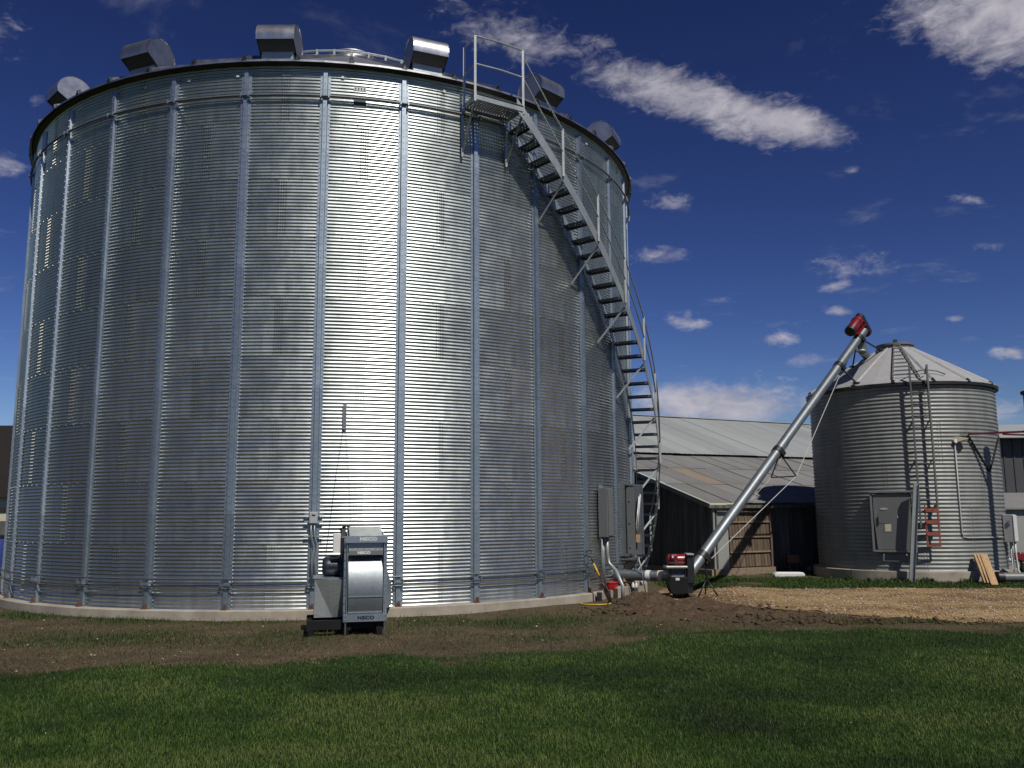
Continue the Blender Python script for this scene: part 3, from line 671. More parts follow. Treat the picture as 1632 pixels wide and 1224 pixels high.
# ------------------------------------------------------------------ small weathered bin
bin2 = empty('grain_bin', SC, 'smaller weathered grey corrugated bin with pale cone roof beside the barn', 'grain bin')
fnd = MB(); n = 12          # faceted concrete ring
prof = [(SR+.16, -.2), (SR+.16, SZ-.012), (SR+.14, SZ), (SR-.2, SZ), (SR-.2, -.2)]
vs = []; fs = []
for i in range(48):
    a = 2*PI*i/48; vs += [SC+Vector((math.cos(a)*r, math.sin(a)*r, z)) for r, z in prof]
for i in range(48): j = (i+1) % 48; fs += [(i*5+k, j*5+k, j*5+(k+1) % 5, i*5+(k+1) % 5) for k in range(5)]
fnd.add(vs, fs).build('foundation', M['concrete'], bin2, smooth=30)
pitch = (STOP-SZ)/48; z = SZ
bm2 = {}; shm = {}
for nc in (5, 11, 10):
    V, Fq = corr_sheet(SR, R_(60), nc*pitch, nc, .0105, 24, 8, R_(1.5)); me = npmesh('wall_sheet', V, Fq, M['old']); me.polygons.foreach_set('use_smooth', [True]*len(me.polygons)); shm[nc] = me
    b = MB()
    for row in range(nc):
        for c in range(2):
            a = -R_(30)+R_(-1.0+c*1.4); bolt(b, (math.cos(a)*(SR+.008), math.sin(a)*(SR+.008), (row+(.35 if c else .6))*pitch), (math.cos(a), math.sin(a), 0), .012, .010)
    mb3 = bpy.data.meshes.new('seam_bolts'); mb3.from_pydata(b.v, [], b.f); mb3.materials.append(M['olddoor']); bm2[nc] = mb3
for ring, nc in enumerate((5, 11, 11, 11, 10)):
    for k in range(6):
        o = bpy.data.objects.new('wall_sheet', shm[nc]); COL.objects.link(o); o.parent = bin2; o.location = (0, 0, z)
        o.rotation_euler = (0, 0, R_([9, 38, -10, 22, 16][ring]+30+60*k-114)); s = 1+(.002*(k % 2)+.002*(ring % 2))/SR; o.scale = (s, s, 1)
        b = bpy.data.objects.new('seam_bolts', bm2[nc]); COL.objects.link(b); b.parent = o; b['kind'] = 'stuff'
    z += nc*pitch
SRE, SRC, SZE = SR+.11, .46, STOP+.01; SSL = (6.40-SZE)/(SRE-SRC)
pm2, pc2 = roof_panel_mesh(SRE, SRC, SZE, SSL, 16, .045, 'roof_panel', M['oldroof'], .012)
for k in range(16):
    o = bpy.data.objects.new('roof_panel', pm2); COL.objects.link(o); o.parent = bin2; o.rotation_euler = (0, 0, R_(-2.5+11.25+22.5*k-114))
    c = bpy.data.objects.new('rib_end_cap', pc2); COL.objects.link(c); c.parent = o
ev = MB(); n = 64; rp_ = [(SRE-.012, -.015), (SRE-.012, -.085), (SR-.01, -.06), (SR-.01, -.015)]
ev.add([SC+Vector((math.cos(2*PI*i/n)*q, math.sin(2*PI*i/n)*q, SZE+dz_)) for i in range(n) for q, dz_ in rp_], [(4*i+k, 4*((i+1) % n)+k, 4*((i+1) % n)+(k+1) % 4, 4*i+(k+1) % 4) for i in range(n) for k in range(4)])
ev.build('eave_flashing', M['black'], bin2, smooth=40)  # black ring: dark roof lip plus the eave's shade on the wall, as colour
MB().lathe(SC+Vector((0, 0, 6.40)), [(SRC+.02, -.04), (SRC+.02, .07), (SRC+.06, .075), (SRC+.06, .125), (SRC*.8, .15), (.02, .165)], 32).build('roof_cap', M['olddoor'], bin2, smooth=30)
cp = MB(); cp.box(SC+Vector((.02, 0, 6.62)), (.10, .05, .16)); cp.tube([SC+Vector((-.1, 0, 6.57)), SC+Vector((-.02, 0, 6.66))], .012, 6); cp.build('cap_latch', M['black'], bin2)
# manway door low on the wall
def on_s(px, py, r=SR+.02):
    p = cylhit(px, py, SC, r); return p, math.degrees(math.atan2(p.y-SC.y, p.x-SC.x))+114
pdn, pdphi = on_s(1424, 835, SR+.03); T, D_ = stan(pdphi), sdir(pdphi); o0 = sp_(pdphi, SR+.02, 0)
zt, zb_ = pdn.z+.80, pdn.z-.68
hw = .50
fr = MB(); 
for s in (-1, 1): fr.prism([(-.02, zb_-.03), (.10, zb_-.03), (.10, zt+.05), (-.02, zt+.05)], o0+T*(s*hw-.02), D_, UPV, T*.045)
fr.prism([(-.02, zt+.0), (.13, zt), (.13, zt+.05), (-.02, zt+.05)], o0-T*(hw+.03), D_, UPV, T*(2*hw+.06)); fr.prism([(-.02, zb_-.03), (.10, zb_-.03), (.10, zb_+.02), (-.02, zb_+.02)], o0-T*hw, D_, UPV, T*2*hw)
fr = fr.build('access_door', M['old'], bin2)
h2 = zt-zb_; pts = []
for i in range(9): u = -1+i/4; pts.append((u*(hw-.05), h2-.02-.05*u*u))
pts += [(hw-.04, h2*.55), (hw-.12, .03), (-hw+.10, .03), (-hw+.05, h2*.55)]
leaf = MB().prism(pts, o0+D_*.045+Vector((0, 0, zb_)), T, UPV, D_*.035).build('door_leaf', M['olddoor'], fr)
q = o0+D_*.084+Vector((0, 0, zb_))
MB().prism([(.10*math.cos(a*PI/8)-.20, .03*math.sin(a*PI/8)+h2*.72) for a in range(16)], q, T, UPV, D_*.006).build('name_plate', M['lightbox'], fr)
MB().prism([(-.20, h2*.33), (-.05, h2*.33), (-.05, h2*.46), (-.20, h2*.46)], q, T, UPV, D_*.004).build('paper_tag', M['cream'], fr)
MB().prism([(-.34, h2*.47), (-.06, h2*.47), (-.06, h2*.66), (-.34, h2*.66)], q, T, UPV, D_*.003).build('notice', M['greybox'], fr)
MB().prism([(.11, h2*.56), (.135, h2*.56), (.135, h2*.60), (.11, h2*.60)], q, T, UPV, D_*.004).build('bolt_plate', M['white'], fr)
MB().bar(q+T*(-.36)+UPV*(h2*.44), q+T*(-.36)+UPV*(h2*.58), .03, .04, T).build('handle', M['black'], fr)
stp = MB(); zz = zb_-.26
stp.tube([o0-T*.27+Vector((0, 0, zb_-.02))+D_*.03, o0-T*.27+D_*.16+Vector((0, 0, zz)), o0+T*.27+D_*.16+Vector((0, 0, zz)), o0+T*.27+D_*.03+Vector((0, 0, zb_-.02))], .018, 8).build('step_loop', M['ladder'], fr)
# drain strap on the foundation
a_, pa_ = on_s(1357, 915, SR+.17); MB().bar(a_+Vector((0, 0, .12)), a_-Vector((0, 0, .22)), .03, .01, stan(pa_)).build('strap', M['ladder'], bin2)

# wall ladder
lad = empty('bin_ladder', SC+sdir(8)*2.7, 'tall narrow grey steel ladder fixed up the wall of the small bin', 'ladder')
LR = SR+.20
l0, lp0 = on_s(1450, 600, LR); l1, lp1 = on_s(1478, 600, LR); lp0, lp1 = lp0, lp1
LZ0 = 1.35
for a in (lp0, lp1): MB().bar(sp_(a, LR, LZ0), sp_(a, LR, STOP+.42), .04, .06, stan(a)).build('rail', M['ladder'], lad)
k = 0; z = LZ0+.1
while z < STOP+.3:
    MB().tube([sp_(lp0, LR, z), sp_(lp1, LR, z)], .012, 6).build('rung', M['ladder'], lad); z += .305
for z in (STOP-.12, STOP-1.05, STOP-2.05, STOP-3.2):
    for a in (lp0, lp1): MB().bar(sp_(a, SR, z), sp_(a, LR, z), .05, .02, UPV).build('standoff', M['ladder'], lad)
# red ladder extension
rl = empty('ladder_section', sp_(lp1, LR, .6), 'short red ladder section of four rungs below the grey bin ladder', 'ladder')
ra, rb = lp0+4.5, lp1+1.5
r1a, pra = on_s(1474, 808, LR+.05); r1b, prb = on_s(1494, 803, LR+.05); za_, zb2 = r1a.z, on_s(1478, 871, LR+.05)[0].z
for a in (pra, prb): MB().bar(sp_(a, LR+.05, zb2), sp_(a+1.2*0, LR+.03, za_+.05), .035, .03, stan(a)).build('rail', M['redrust'], rl)
for i in range(4):
    z = zb2+.02+(za_-zb2-.1)*i/3; MB().bar(sp_(pra, LR+.06, z), sp_(prb, LR+.06, z), .03, .085 if i else .05, sdir(pra)).build('rung', M['redrust'], rl)
# roof ladder
rlad = empty('roof_ladder', sp_(5, 2.0, 5.5), 'flat steel ladder lying up the cone roof of the small bin', 'ladder')
def rf(phi, r, dz=.05): return sp_(phi, r, SZE+(SRE-r)*SSL+dz)
for a, b in ((-2.5, -2.5), (12.5, 22)): 
    MB().bar(rf(a, SRE-.10, .07), rf(b if a < 0 else 14, SRC+.06, .07), .035, .04).build('rail', M['olddoor'], rlad)
for i in range(9):
    t_ = i/8; r = SRE-.16+(SRC+.12-SRE+.16)*t_
    MB().bar(rf(-2.5, r, .11), rf(12.5+1.5*t_, r, .11), .026, .026).build('rung', M['olddoor'], rlad)
MB().tube([rf(12, SRE-.28, .12), rf(18, SRE-.34, .14), rf(26, SRE-.32, .10), rf(30, SRE-.22, .06)], .018, 6).build('curved_rail', M['olddoor'], rlad, smooth=True)
for a in (lp0, lp1): MB().bar(sp_(a, LR, STOP+.4), rf(a+1, SRE-.25, .05), .03, .02).build('hook', M['ladder'], rlad)

# floodlight with conduit
fp, fph = on_s(1522, 703, SR+.05)
fl = empty('floodlight', fp, 'cream floodlight on a thin conduit on the small bin wall', 'light fixture')
T, D_ = stan(fph), sdir(fph)
hd = MB().prism([(0, -.05), (.10, -.02), (.30, .03), (.30, .06), (.10, .10), (0, .09)], fp-T*.02+D_*.02, D_*.6+T*.8, UPV, (T*.6-D_*.8).normalized()*.15); hd.build('lamp_head', M['cream'], fl, bevel=.01)
MB().prism([(.12, -.035), (.29, .005), (.29, .02), (.12, -.02)], fp+D_*.02-UPV*.006-T*.02, D_*.6+T*.8, UPV, (T*.6-D_*.8).normalized()*.14).build('lens', M['cardboard'], fl)
MB().lathe(fp, [(.05, -.03), (.06, .03), (.05, .05)], 14, D_).build('wall_mount', M['white'], fl, smooth=40)
cpts = [(fph, fp.z-.05)]; zc_ = on_s(1560, 857)[0].z
cpt = [sp_(fph, SR+.035, fp.z-.05), sp_(fph, SR+.035, zc_+.12), sp_(fph+1, SR+.035, zc_+.03), sp_(fph+3.2, SR+.035, zc_)]
eph = on_s(1598, 857)[1]; cpt += [sp_(fph+3.2+(eph-fph-3.2)*i/8, SR+.035, zc_) for i in range(1, 9)]
MB().tube(cpt, .016, 8).build('conduit', M['lightbox'], fl, smooth=True)
# switch box
xb = sp_(on_s(1601, 840)[1], SR+.12, on_s(1600, 842)[0].z); 
sb = empty('switch_box', xb, 'pale grey electrical switch box on the right edge of the small bin', 'electrical box')
xph = on_s(1601, 840)[1]; T, D_ = stan(xph), sdir(xph)
MB().prism([(-.10, -.36), (.14, -.36), (.14, .36), (-.10, .36)], xb-T*.14, D_, UPV, T*.28).build('cabinet', M['lightbox'], sb, bevel=.012)
MB().prism([(.14, -.34), (.17, -.34), (.17, .34), (.14, .34)], xb-T*.15, D_, UPV, T*.30).build('cover', M['white'], sb, bevel=.01)
MB().prism([(.02, .1), (.08, .1), (.08, .2), (.02, .2)], xb-T*.17, D_, UPV, T*.03).build('switch_handle', M['conduit'], sb)
for i, (s, e) in enumerate(((.06, .5), (.0, .72), (.10, .35))):
    b0 = xb+D_*s+T*(.06*i-.06)-UPV*.36
    MB().tube([b0, b0-UPV*.35, b0-UPV*.75+T*.05*i, b0-UPV*1.0+D_*(.15+.1*i)-T*.1, Vector((b0.x, b0.y, .05))+D_*(e-.1)-T*.25], .022, 7).build('hose', M['white'] if i else M['conduit'], sb, smooth=True)

# channel beam leaning on the small bin
b0 = on_s(1452.5, 924, SR+.34)[0]; b0.z = .0; b1, _ = on_s(1460, 770, SR+.36)
beam = MB(); d = (b1-b0).normalized(); side = Vector((1, -.25, 0)).normalized(); nrm = d.cross(side).normalized()
b0 = b0-UPV*.03
beam.bar(b0, b1, .13, .008, side); 
for s in (-1, 1): beam.bar(b0+side*(s*.065)-nrm*.03, b1+side*(s*.065)-nrm*.03, .008, .07, side)
tag(beam.build('steel_channel', M['galv']), 'long galvanized steel channel leaning against the small bin beside its door', 'steel channel')
# boards leaning on the foundation
for i in range(4):
    t0 = gnd(1586-5.0*i, 933-i*.5); p1, phb = on_s(1568-5*i, 884, SR+.05+.04*(3-i)); dd = (p1-t0)
    MB().bar(t0, t0+dd*(1.0-.01*i), .035, .17 if i == 0 else .14, Vector((.96, -.28, 0))).v
    b = MB().bar(t0, t0+dd*(1.0-.012*i), .15 if i == 0 else .05, .035 if i == 0 else .12, Vector((.92, -.38, 0)) )
    tag(b.build('board', M['lumber']), ['wide pale board leaning at the front of the boards by the small bin', 'first narrow board behind the wide pale board by the small bin', 'second narrow board behind the wide pale board by the small bin', 'rearmost narrow board leaning by the right of the small bin'][i], 'board', 'boards leaning on the small bin')
# big drain pipe on the ground at the right edge
pp0, pp1 = gnd(1598, 930, 0), gnd(1700, 931, 0); yy = pp0.y+.15
dp = empty('drain_pipe', (pp0.x, yy, 0), 'dark grey drain pipe lying on the ground right of the leaning boards', 'pipe')
MB().tube([(pp0.x, yy, .14), (pp0.x+2.4, yy-.12, .14)], .115, 18).build('pipe', M['greybox'], dp, smooth=40)
MB().tube([(pp0.x-.05, yy, .14), (pp0.x+.10, yy, .14)], .14, 18).build('collar', M['black'], dp, smooth=40)
c0 = on_s(1590, 912)[0]; tag(MB().tube([c0+Vector((0, -.2, .1)), c0+Vector((.25, -.5, -.15)), c0+Vector((.5, -.75, -.24))], .02, 6).build('cable', M['rubber'], None, smooth=True), 'black cable slanting down over the drain pipe', 'cable')

# ------------------------------------------------------------------ barn behind
BCn = Vector((5.70, 25.2, 0)); BA = R_(27); bu = Vector((math.cos(BA), math.sin(BA), 0)); bw = Vector((-math.sin(BA), math.cos(BA), 0))
def B(a, b, z): return BCn + bu*a + bw*b + UPV*z
barn = empty('barn', BCn, 'old barn with grey metal roofs, black boards and a brown door', 'barn')
EZ = 2.04; LB = 5.78; LS = .299; LA = 11.8; UB = 11.75; US = .353; LU = 17.0
# end wall: vertical boards one by one
nb = 30; wd = LB/nb
for i in range(nb):
    b = wd*(i+.5); h0 = EZ+LS*b-.10; mb = MB()
    mb.bar(B(random.uniform(-.012, .012), b, .16), B(0, b, h0), .028, wd-.010, bu)
    mb.build('board', M['darkwood'], barn)
MB().bar(B(.06, 0.05, .02+.5), B(.06, LB, .5), .04, 1.2, bu).build('inner_wall', M['black'], barn)
MB().prism([(.02, 0), (LB, 0), (LB, EZ+LS*LB-.14), (.02, EZ-.14)], B(.10, 0, 0), bw, UPV, bu*.05).build('backing', M['darkwood'], barn)
MB().bar(B(-.02, .0, .08), B(-.02, LB, .08), .18, .2, UPV).build('sill_beam', M['palewood'], barn)
# front wall pieces
nf = 50; wd = (LA-2.21)/nf
MB().prism([(.03, .0), (LA, .0), (LA, EZ-.06), (.03, EZ-.06)], B(0, .16, 0), bu, UPV, bw*.05).build('wall', M['darkwood'], barn)
for i in range(nf):
    a = 2.21+wd*(i+.5); MB().bar(B(a, .12+random.uniform(-.01, .01), .14), B(a, .12, EZ-.08), wd-.012, .03, bu).build('board', M['darkwood'], barn)
wp = MB(); 
n = 13; A0, A1 = .02, .58
pts = [(A0+(A1-A0)*k/n, .015*(k % 2)) for k in range(n+1)]
wp.add([B(a, .08-d, z) for z in (.14, EZ-.07) for a, d in pts], [(k, k+1, n+1+k+1, n+1+k) for k in range(n)]); wp.build('metal_siding', M['whitemetal'], barn)
MB().bar(B(.015, .02, .12), B(.015, .02, EZ-.06), .06, .06, bu).build('corner_trim', M['whitemetal'], barn)
D0, D1 = .62, 2.14; rows = 4; rh = (EZ-.10-.22)/rows; bh = [rh*.78, rh*.22]
for r in range(rows):
    z0 = .22+r*rh; nb = 13
    for k in range(nb):
        a = D0+(D1-D0)*(k+.5)/nb; dpt = .10+random.uniform(0, .012)
        MB().bar(B(a, dpt-.03, z0), B(a, dpt, z0+rh*.985), (D1-D0)/nb-.012, .02, bu).build('door_slat', M['brownwood'], barn)
    MB().bar(B(D0, .055, z0+rh*.97), B(D1, .055, z0+rh*.97), .02, .045, bw).build('door_rail', M['palewood'], barn)
MB().bar(B(D0, .125, 1.1), B(D1, .125, 1.1), .03, 1.8, bw).build('door_backing', M['darkwood'], barn)
MB().bar(B(-.05, .0, .09), B(2.18, .0, .09), .16, .2, bw).build('door_sill', M['palewood'], barn)
MB().bar(B(2.17, .06, .1), B(2.17, .06, EZ-.05), .07, .07, bu).build('door_post', M['brownwood'], barn)
# roof sheets, two slopes
def roof_sheets(b0, b1, z0, sl, a0, a1, w, mat, name, courses, sp=.076, hh=.009, rusty=()):
    na = round((a1-a0)/w); cw = (a1-a0)/na; nn = round(cw/sp)*4
    L = (b1-b0)/courses+.08
    mb = MB(); vs = []; fs = []
    for j in range(3):
        for k in range(nn+1):
            a = (cw+.02)*k/nn; vs.append(bu*a+bw*(L*j/2)+UPV*(sl*L*j/2+hh*math.cos(2*PI*k/4)))
    for j in range(2): fs += [(j*(nn+1)+k, j*(nn+1)+k+1, (j+1)*(nn+1)+k+1, (j+1)*(nn+1)+k) for k in range(nn)]
    mes = {}
    for key in (mat, 'rustroof'):
        me = bpy.data.meshes.new(name); me.from_pydata([tuple(v) for v in vs], [], fs); me.materials.append(M[key]); me.polygons.foreach_set('use_smooth', [True]*len(me.polygons)); mes[key] = me
    for c in range(courses):
        for i in range(na):
            o = bpy.data.objects.new(name, mes['rustroof' if (i, c) in rusty else mat]); COL.objects.link(o); o.parent = barn
            b = b0+(b1-b0)/courses*c
            p = B(a0+cw*i+random.uniform(-.01, .01), b, z0+sl*(b-b0)+.006*(i % 2)+.012*(courses-1-c)*0+.010*c+random.uniform(0, .012)); o.location = p-BCn
            if (i, c) in rusty: o['label'] = 'rust stained roof sheet'
roof_sheets(-.12, LB+.1, EZ-.036+.03, LS, -.20, LA, .80, 'leanroof', 'lower_roof_sheet', 3, rusty=((2, 1), (9, 0)))
roof_sheets(LB-.05, UB, EZ+LS*LB+.14, US, -.3, LU, .92, 'highroof', 'upper_roof_sheet', 1, .23, .004)
MB().prism([(-.2, 0), (UB-LB, 0), (UB-LB, US*(UB-LB)), ], B(-.1, LB, EZ+LS*LB), bw, UPV, bu*.05).build('gable', M['darkwood'], barn)
MB().bar(B(-.24, -.14, EZ-.085), B(-.24, LB, EZ-.085+LS*(LB+.14)), .03, .12, bu).build('rake_trim', M['greybox'], barn)
MB().bar(B(-.2, -.10, EZ-.10), B(LA, -.10, EZ-.10), .03, .09, bw).build('fascia', M['darkwood'], barn)
MB().prism([(0, 0), (UB-LB, US*(UB-LB)), (2*(UB-LB), 0), (2*(UB-LB), -3.9), (0, -3.9)], B(LU-.05, LB, EZ+LS*LB+.0), bw, UPV, bu*.05).build('far_gable', M['darkwood'], barn)
MB().quad(B(-.3, UB, EZ+LS*LB+.14+US*(UB-LB+.05)), B(LU, UB, EZ+LS*LB+.14+US*(UB-LB+.05)), B(LU, UB+6.4, EZ+LS*LB+.14), B(-.3, UB+6.4, EZ+LS*LB+.14)).build('rear_roof', M['highroof'], barn)
MB().bar(B(-.3, UB, EZ+LS*LB+.15+US*(UB-LB+.05)), B(LU, UB, EZ+LS*LB+.15+US*(UB-LB+.05)), .35, .03, bw).build('ridge_cap', M['highroof'], barn)
# pale slab lying before the barn, odd bits by the small bin
s0 = gnd(1257, 919); tag(MB().prism([(-.42, 0), (.42, 0), (.44, .07), (.38, .13), (-.36, .14), (-.43, .08)], s0-Vector((0, .12, .01)), (1, .05, 0), UPV, (0, .26, 0)).build('stone_slab', M['white'], None, bevel=.03), 'pale slab lying in the grass before the barn', 'slab')
c0 = gnd(1292, 912); tag(MB().prism([(0, .08), (.30, .02), (.30, .42), (0, .52)], c0+Vector((-.12, .5, .0)), (1, -.1, 0), UPV, (.25, .4, 0)).build('sheet_metal_chute', M['galv']), 'pale sheet metal chute sticking out left of the small bin', 'chute')
c1 = gnd(1270, 915); bx = empty('brown_bin_cart', c1+Vector((0, .25, 0)), 'rusty brown block on short legs in the shade beside the barn', 'block')
MB().box(c1+Vector((0, .25, .42)), (.30, .3, .24)).build('body', M['rust'], bx, bevel=.02)
for s in (-1, 1): MB().bar(c1+Vector((s*.1, .25, 0)), c1+Vector((s*.1, .25, .31)), .04, .04).build('leg', M['black'], bx)

# ------------------------------------------------------------------ right edge: sheds, red post
sh = empty('dark_shed', (17.6, 31, 0), 'dark grey ribbed metal shed behind the right side of the small bin', 'shed')
ln = at(1560, 700, 31).z
x0 = 16.2; zt = at(1610, 697, 31.0).z
MB().box((x0+6, 34, zt/2), (12, 6, zt)).build('wall', M['darkmetal'], sh)
for i in range(34): MB().bar((x0+.12+i*.35, 30.985, 0), (x0+.12+i*.35, 30.985, zt-.02), .05, .03, (1, 0, 0)).build('siding_rib', M['darkmetal'], sh)
MB().prism([(-.3, -.05), (3.2, .75), (6.5, -.05)], (x0-.2, 30.8, zt), (0, 1, 0), UPV, (12.6, 0, 0)).build('roof', M['highroof'], sh)
pt = empty('pale_shed', (15.5, 28.2, 0), 'low pale metal shed with a grey roof right of the small bin', 'shed')
zt2 = at(1612, 812, 28.2).z
MB().box((17.05, 29.2, zt2/2-.0), (3.4, 2.0, zt2)).build('wall', M['whitemetal'], pt)
for i in range(9): MB().bar((15.5+i*.4, 28.19, 0), (15.5+i*.4, 28.19, zt2-.02), .03, .02, (1, 0, 0)).build('wall_rib', M['whitemetal'], pt)
MB().prism([(-.15, 0), (-.15, .05), (1.0, .55), (2.2, .05), (2.2, 0)], (15.2, 28.2, zt2), (0, 1, 0), UPV, (3.8, 0, 0)).build('roof', M['leanroof'], pt)
wpz = at(1610, 892, 26.5); tag(MB().tube([wpz+Vector((-.25, 0, 0)), wpz+Vector((1.6, 0, -.02))], .07, 12).build('white_pipe', M['white'], None, smooth=40), 'white horizontal pipe before the low pale shed', 'pipe')
rt = at(1630, 890, 25.2); ri = empty('red_implement', (rt.x, rt.y, 0), 'small dark red farm implement at the right edge of the yard', 'implement')
MB().prism([(-.22, 0), (-.05, .16), (.5, .16), (.5, -.05), (.0, -.08)], rt, (1, 0, 0), UPV, (0, .3, 0)).build('body', M['red'], ri, bevel=.02)
for s in (.0, .35): MB().bar(rt+Vector((s, .1, -.05)), Vector((rt.x+s, rt.y+.1, 0)), .05, .05).build('leg', M['black'], ri)
MB().lathe(rt+Vector((.15, -.02, -.30)), [(.17, 0), (.20, .03), (.20, .10), (.17, .13)], 18, (0, 1, 0)).build('wheel', M['rubber'], ri, smooth=40)
# red post whose shadow falls down the small bin
RPx = Vector((12.96, 21.80, 0)); ztp = at(1630, 627, 21.8).z
rp = empty('red_post', RPx, 'tall maroon steel post with a side arm at the right edge', 'post')
MB().tube([RPx, RPx+UPV*ztp], .115, 16).build('post_pipe', M['maroon'], rp, smooth=40)
MB().lathe(RPx+UPV*ztp, [(.13, -.04), (.17, -.02), (.17, .05), (.12, .07)], 16).build('cap', M['black'], rp, smooth=40)
arm_z = at(1600, 690, 22.2).z; e = sp_(on_s(1541, 692)[1], SR+.05, on_s(1541, 692)[0].z)
ar = MB(); ar.bar(RPx+UPV*arm_z, e, .05, .05); ar.bar(RPx+UPV*(arm_z-.10), RPx+UPV*(arm_z-.10)+(e-RPx-UPV*arm_z)*.45+UPV*.06, .04, .04); ar.build('arm', M['maroon'], rp)
MB().bar(e-stan(40)*.05, e-stan(40)*.25-UPV*.02, .02, .02).build('arm_tip', M['ladder'], rp)
for q in ((1541, 694), (1589, 697)):
    a0 = sp_(on_s(*q)[1], SR+.06, on_s(*q)[0].z); a1 = sp_(on_s(1577, 752)[1], SR+.03, on_s(1577, 752)[0].z)
    MB().bar(a0, a1, .035, .03).build('brace_shadow_bar', M['black'], rp)  # black bars along the bin wall, drawn as shadows of the arm's braces

# ------------------------------------------------------------------ inclined auger to the small bin
A = at(1112, 896, 19.0); Bq = at(1377, 527, 23.45); ad = (Bq-A).normalized(); asd = ad.cross(UPV).normalized(); aup = asd.cross(ad).normalized()
def on_a(px):
    """point of the auger axis seen at picture column px"""
    lo, hi = 0., 1.
    for _ in range(40):
        m_ = (lo+hi)/2; p = A+(Bq-A)*m_-Vector((0, 0, CH)); u = 816+CF*(p@_R)/(p@_F) if False else 816+CF*p.dot(_R)/p.dot(_F)
        if u < px: lo = m_
        else: hi = m_
    return A+(Bq-A)*lo
aug = empty('inclined_auger', Vector((A.x, A.y, 0)), 'long galvanized auger tube rising from the red motor to the small bin roof', 'auger')
TR = .113
foot = A-ad*.55
MB().tube([foot, A+(Bq-A)*.33], TR, 24).build('tube', M['tube'], aug, smooth=40)
MB().tube([A+(Bq-A)*.33, A+(Bq-A)*.66], TR-.002, 24, False).build('tube', M['tube'], aug, smooth=40)
MB().tube([A+(Bq-A)*.66, Bq], TR, 24).build('tube', M['tube'], aug, smooth=40)
for px in (1119, 1239, 1336, 1368):
    c = on_a(px); mb = MB().tube([c-ad*.075, c+ad*.075], TR+.015, 24); mb.bar(c-aup*.02+asd*(TR+.02), c-aup*.12+asd*(TR+.02), .05, .12); mb.build('clamp_band', M['black'], aug, smooth=40)
# truss bracket and its cable
c = on_a(1240); t1, t2 = at(1229, 761, c.y+.05), at(1269, 759, c.y-.02)
tr = MB().bar(c-aup*.1, t1, .03, .03); tr.bar(c-aup*.1, t2, .03, .03); tr.bar(t1, t2, .03, .03); tr.build('truss_bracket', M['black'], aug)
MB().tube([on_a(1118)-aup*.2, t2, on_a(1336)-aup*.18], .009, 6).build('truss_cable', M['rope'], aug)
MB().tube([on_a(1160)-aup*.16+bw*.1, t1, on_a(1262)-aup*.1], .006, 6).build('truss_cable', M['rope'], aug)
# roof braces
c = on_a(1337); d1 = rf(-24.5, SRE-.08, .04); MB().bar(c, d1, .035, .035).build('roof_brace', M['black'], aug)
c2 = on_a(1369); d2 = rf(-38, SRC+.18, .05); MB().bar(c2, d2, .035, .035).build('roof_brace', M['black'], aug)
for px, ph, r in ((1362, -70, 1.55), (1366, -58, 1.35)): MB().bar(on_a(px), rf(ph, r, .03), .035, .035).build('roof_brace', M['black'], aug)
for d in (d1, d2, rf(-70, 1.55, .03), rf(-58, 1.35, .03)): MB().box(d, (.16, .12, .04)).build('foot_plate', M['black'], aug)
# head: spout, guard, red motor
hd = Bq-ad*.30
sp0 = hd-aup*.05; spE = rf(-62, .85, .02)
MB().tube([sp0, sp0-UPV*.35+Vector((.03, 0, 0)), sp0+(spE-sp0)*.62+Vector((-.06, 0, -.05)), spE-(spE-sp0).normalized()*.05, spE], .115, 18).build('spout', M['tube'], aug, smooth=40)
MB().lathe(sp0-UPV*.36, [(.12, -.03), (.14, 0), (.12, .03)], 18).build('spout_flange', M['galv'], aug, smooth=40)
g0 = Bq+ad*.02
gp = [(.14*math.cos(a*PI/8+PI), .14*math.sin(a*PI/8+PI)-.08) for a in range(9)]+[(.12*math.cos(a*PI/8), .12*math.sin(a*PI/8)+.38) for a in range(9)]
MB().prism(gp, g0, asd, aup, ad*.11).build('belt_guard', M['navy'], aug, bevel=.01)
MB().prism([(x*.9, y*.95+.0) for x, y in gp], g0-ad*.004, asd, aup, -ad*.012).build('guard_rim', M['red'], aug)
mo = g0+aup*.36-ad*.30
MB().lathe(mo, [(.06, -.30), (.13, -.28), (.14, -.24), (.14, .10), (.155, .11), (.155, .17), (.14, .18), (.14, .26), (.08, .29)], 20, ad).build('motor', M['red'], aug, smooth=35)
MB().lathe(mo, [(.10, -.36), (.145, -.35), (.15, -.24), (.10, -.23)], 20, ad).build('motor_fan_cover', M['black'], aug, smooth=35)
MB().bar(g0-ad*.55+aup*.19, g0+aup*.19, .26, .03, asd).build('motor_mount', M['red'], aug)
MB().tube([g0+aup*.05-asd*.13-ad*.25, g0+aup*.28-asd*.14-ad*.05], .012, 6).build('mount_rod', M['galv'], aug)
# boot at the foot joins the power head
bt = foot
MB().tube([foot-ad*.06, foot+ad*.12], TR+.03, 20).build('boot_flange', M['black'], aug, smooth=40)
ts = gnd(1119, 947); tt = on_a(1121)-aup*.12
tri = empty('tripod_stand', ts, 'black tripod stand propping the lower end of the inclined auger', 'stand')
ts = Vector((tt.x, tt.y, 0))
MB().tube([ts+UPV*.22, tt], .024, 8).build('mast', M['black'], tri, smooth=True)
for k in range(3): a = 2*PI*k/3-.55; MB().tube([ts+UPV*.36, ts+Vector((math.cos(a)*.24, math.sin(a)*.24, .0))], .016, 8).build('leg', M['black'], tri, smooth=True)
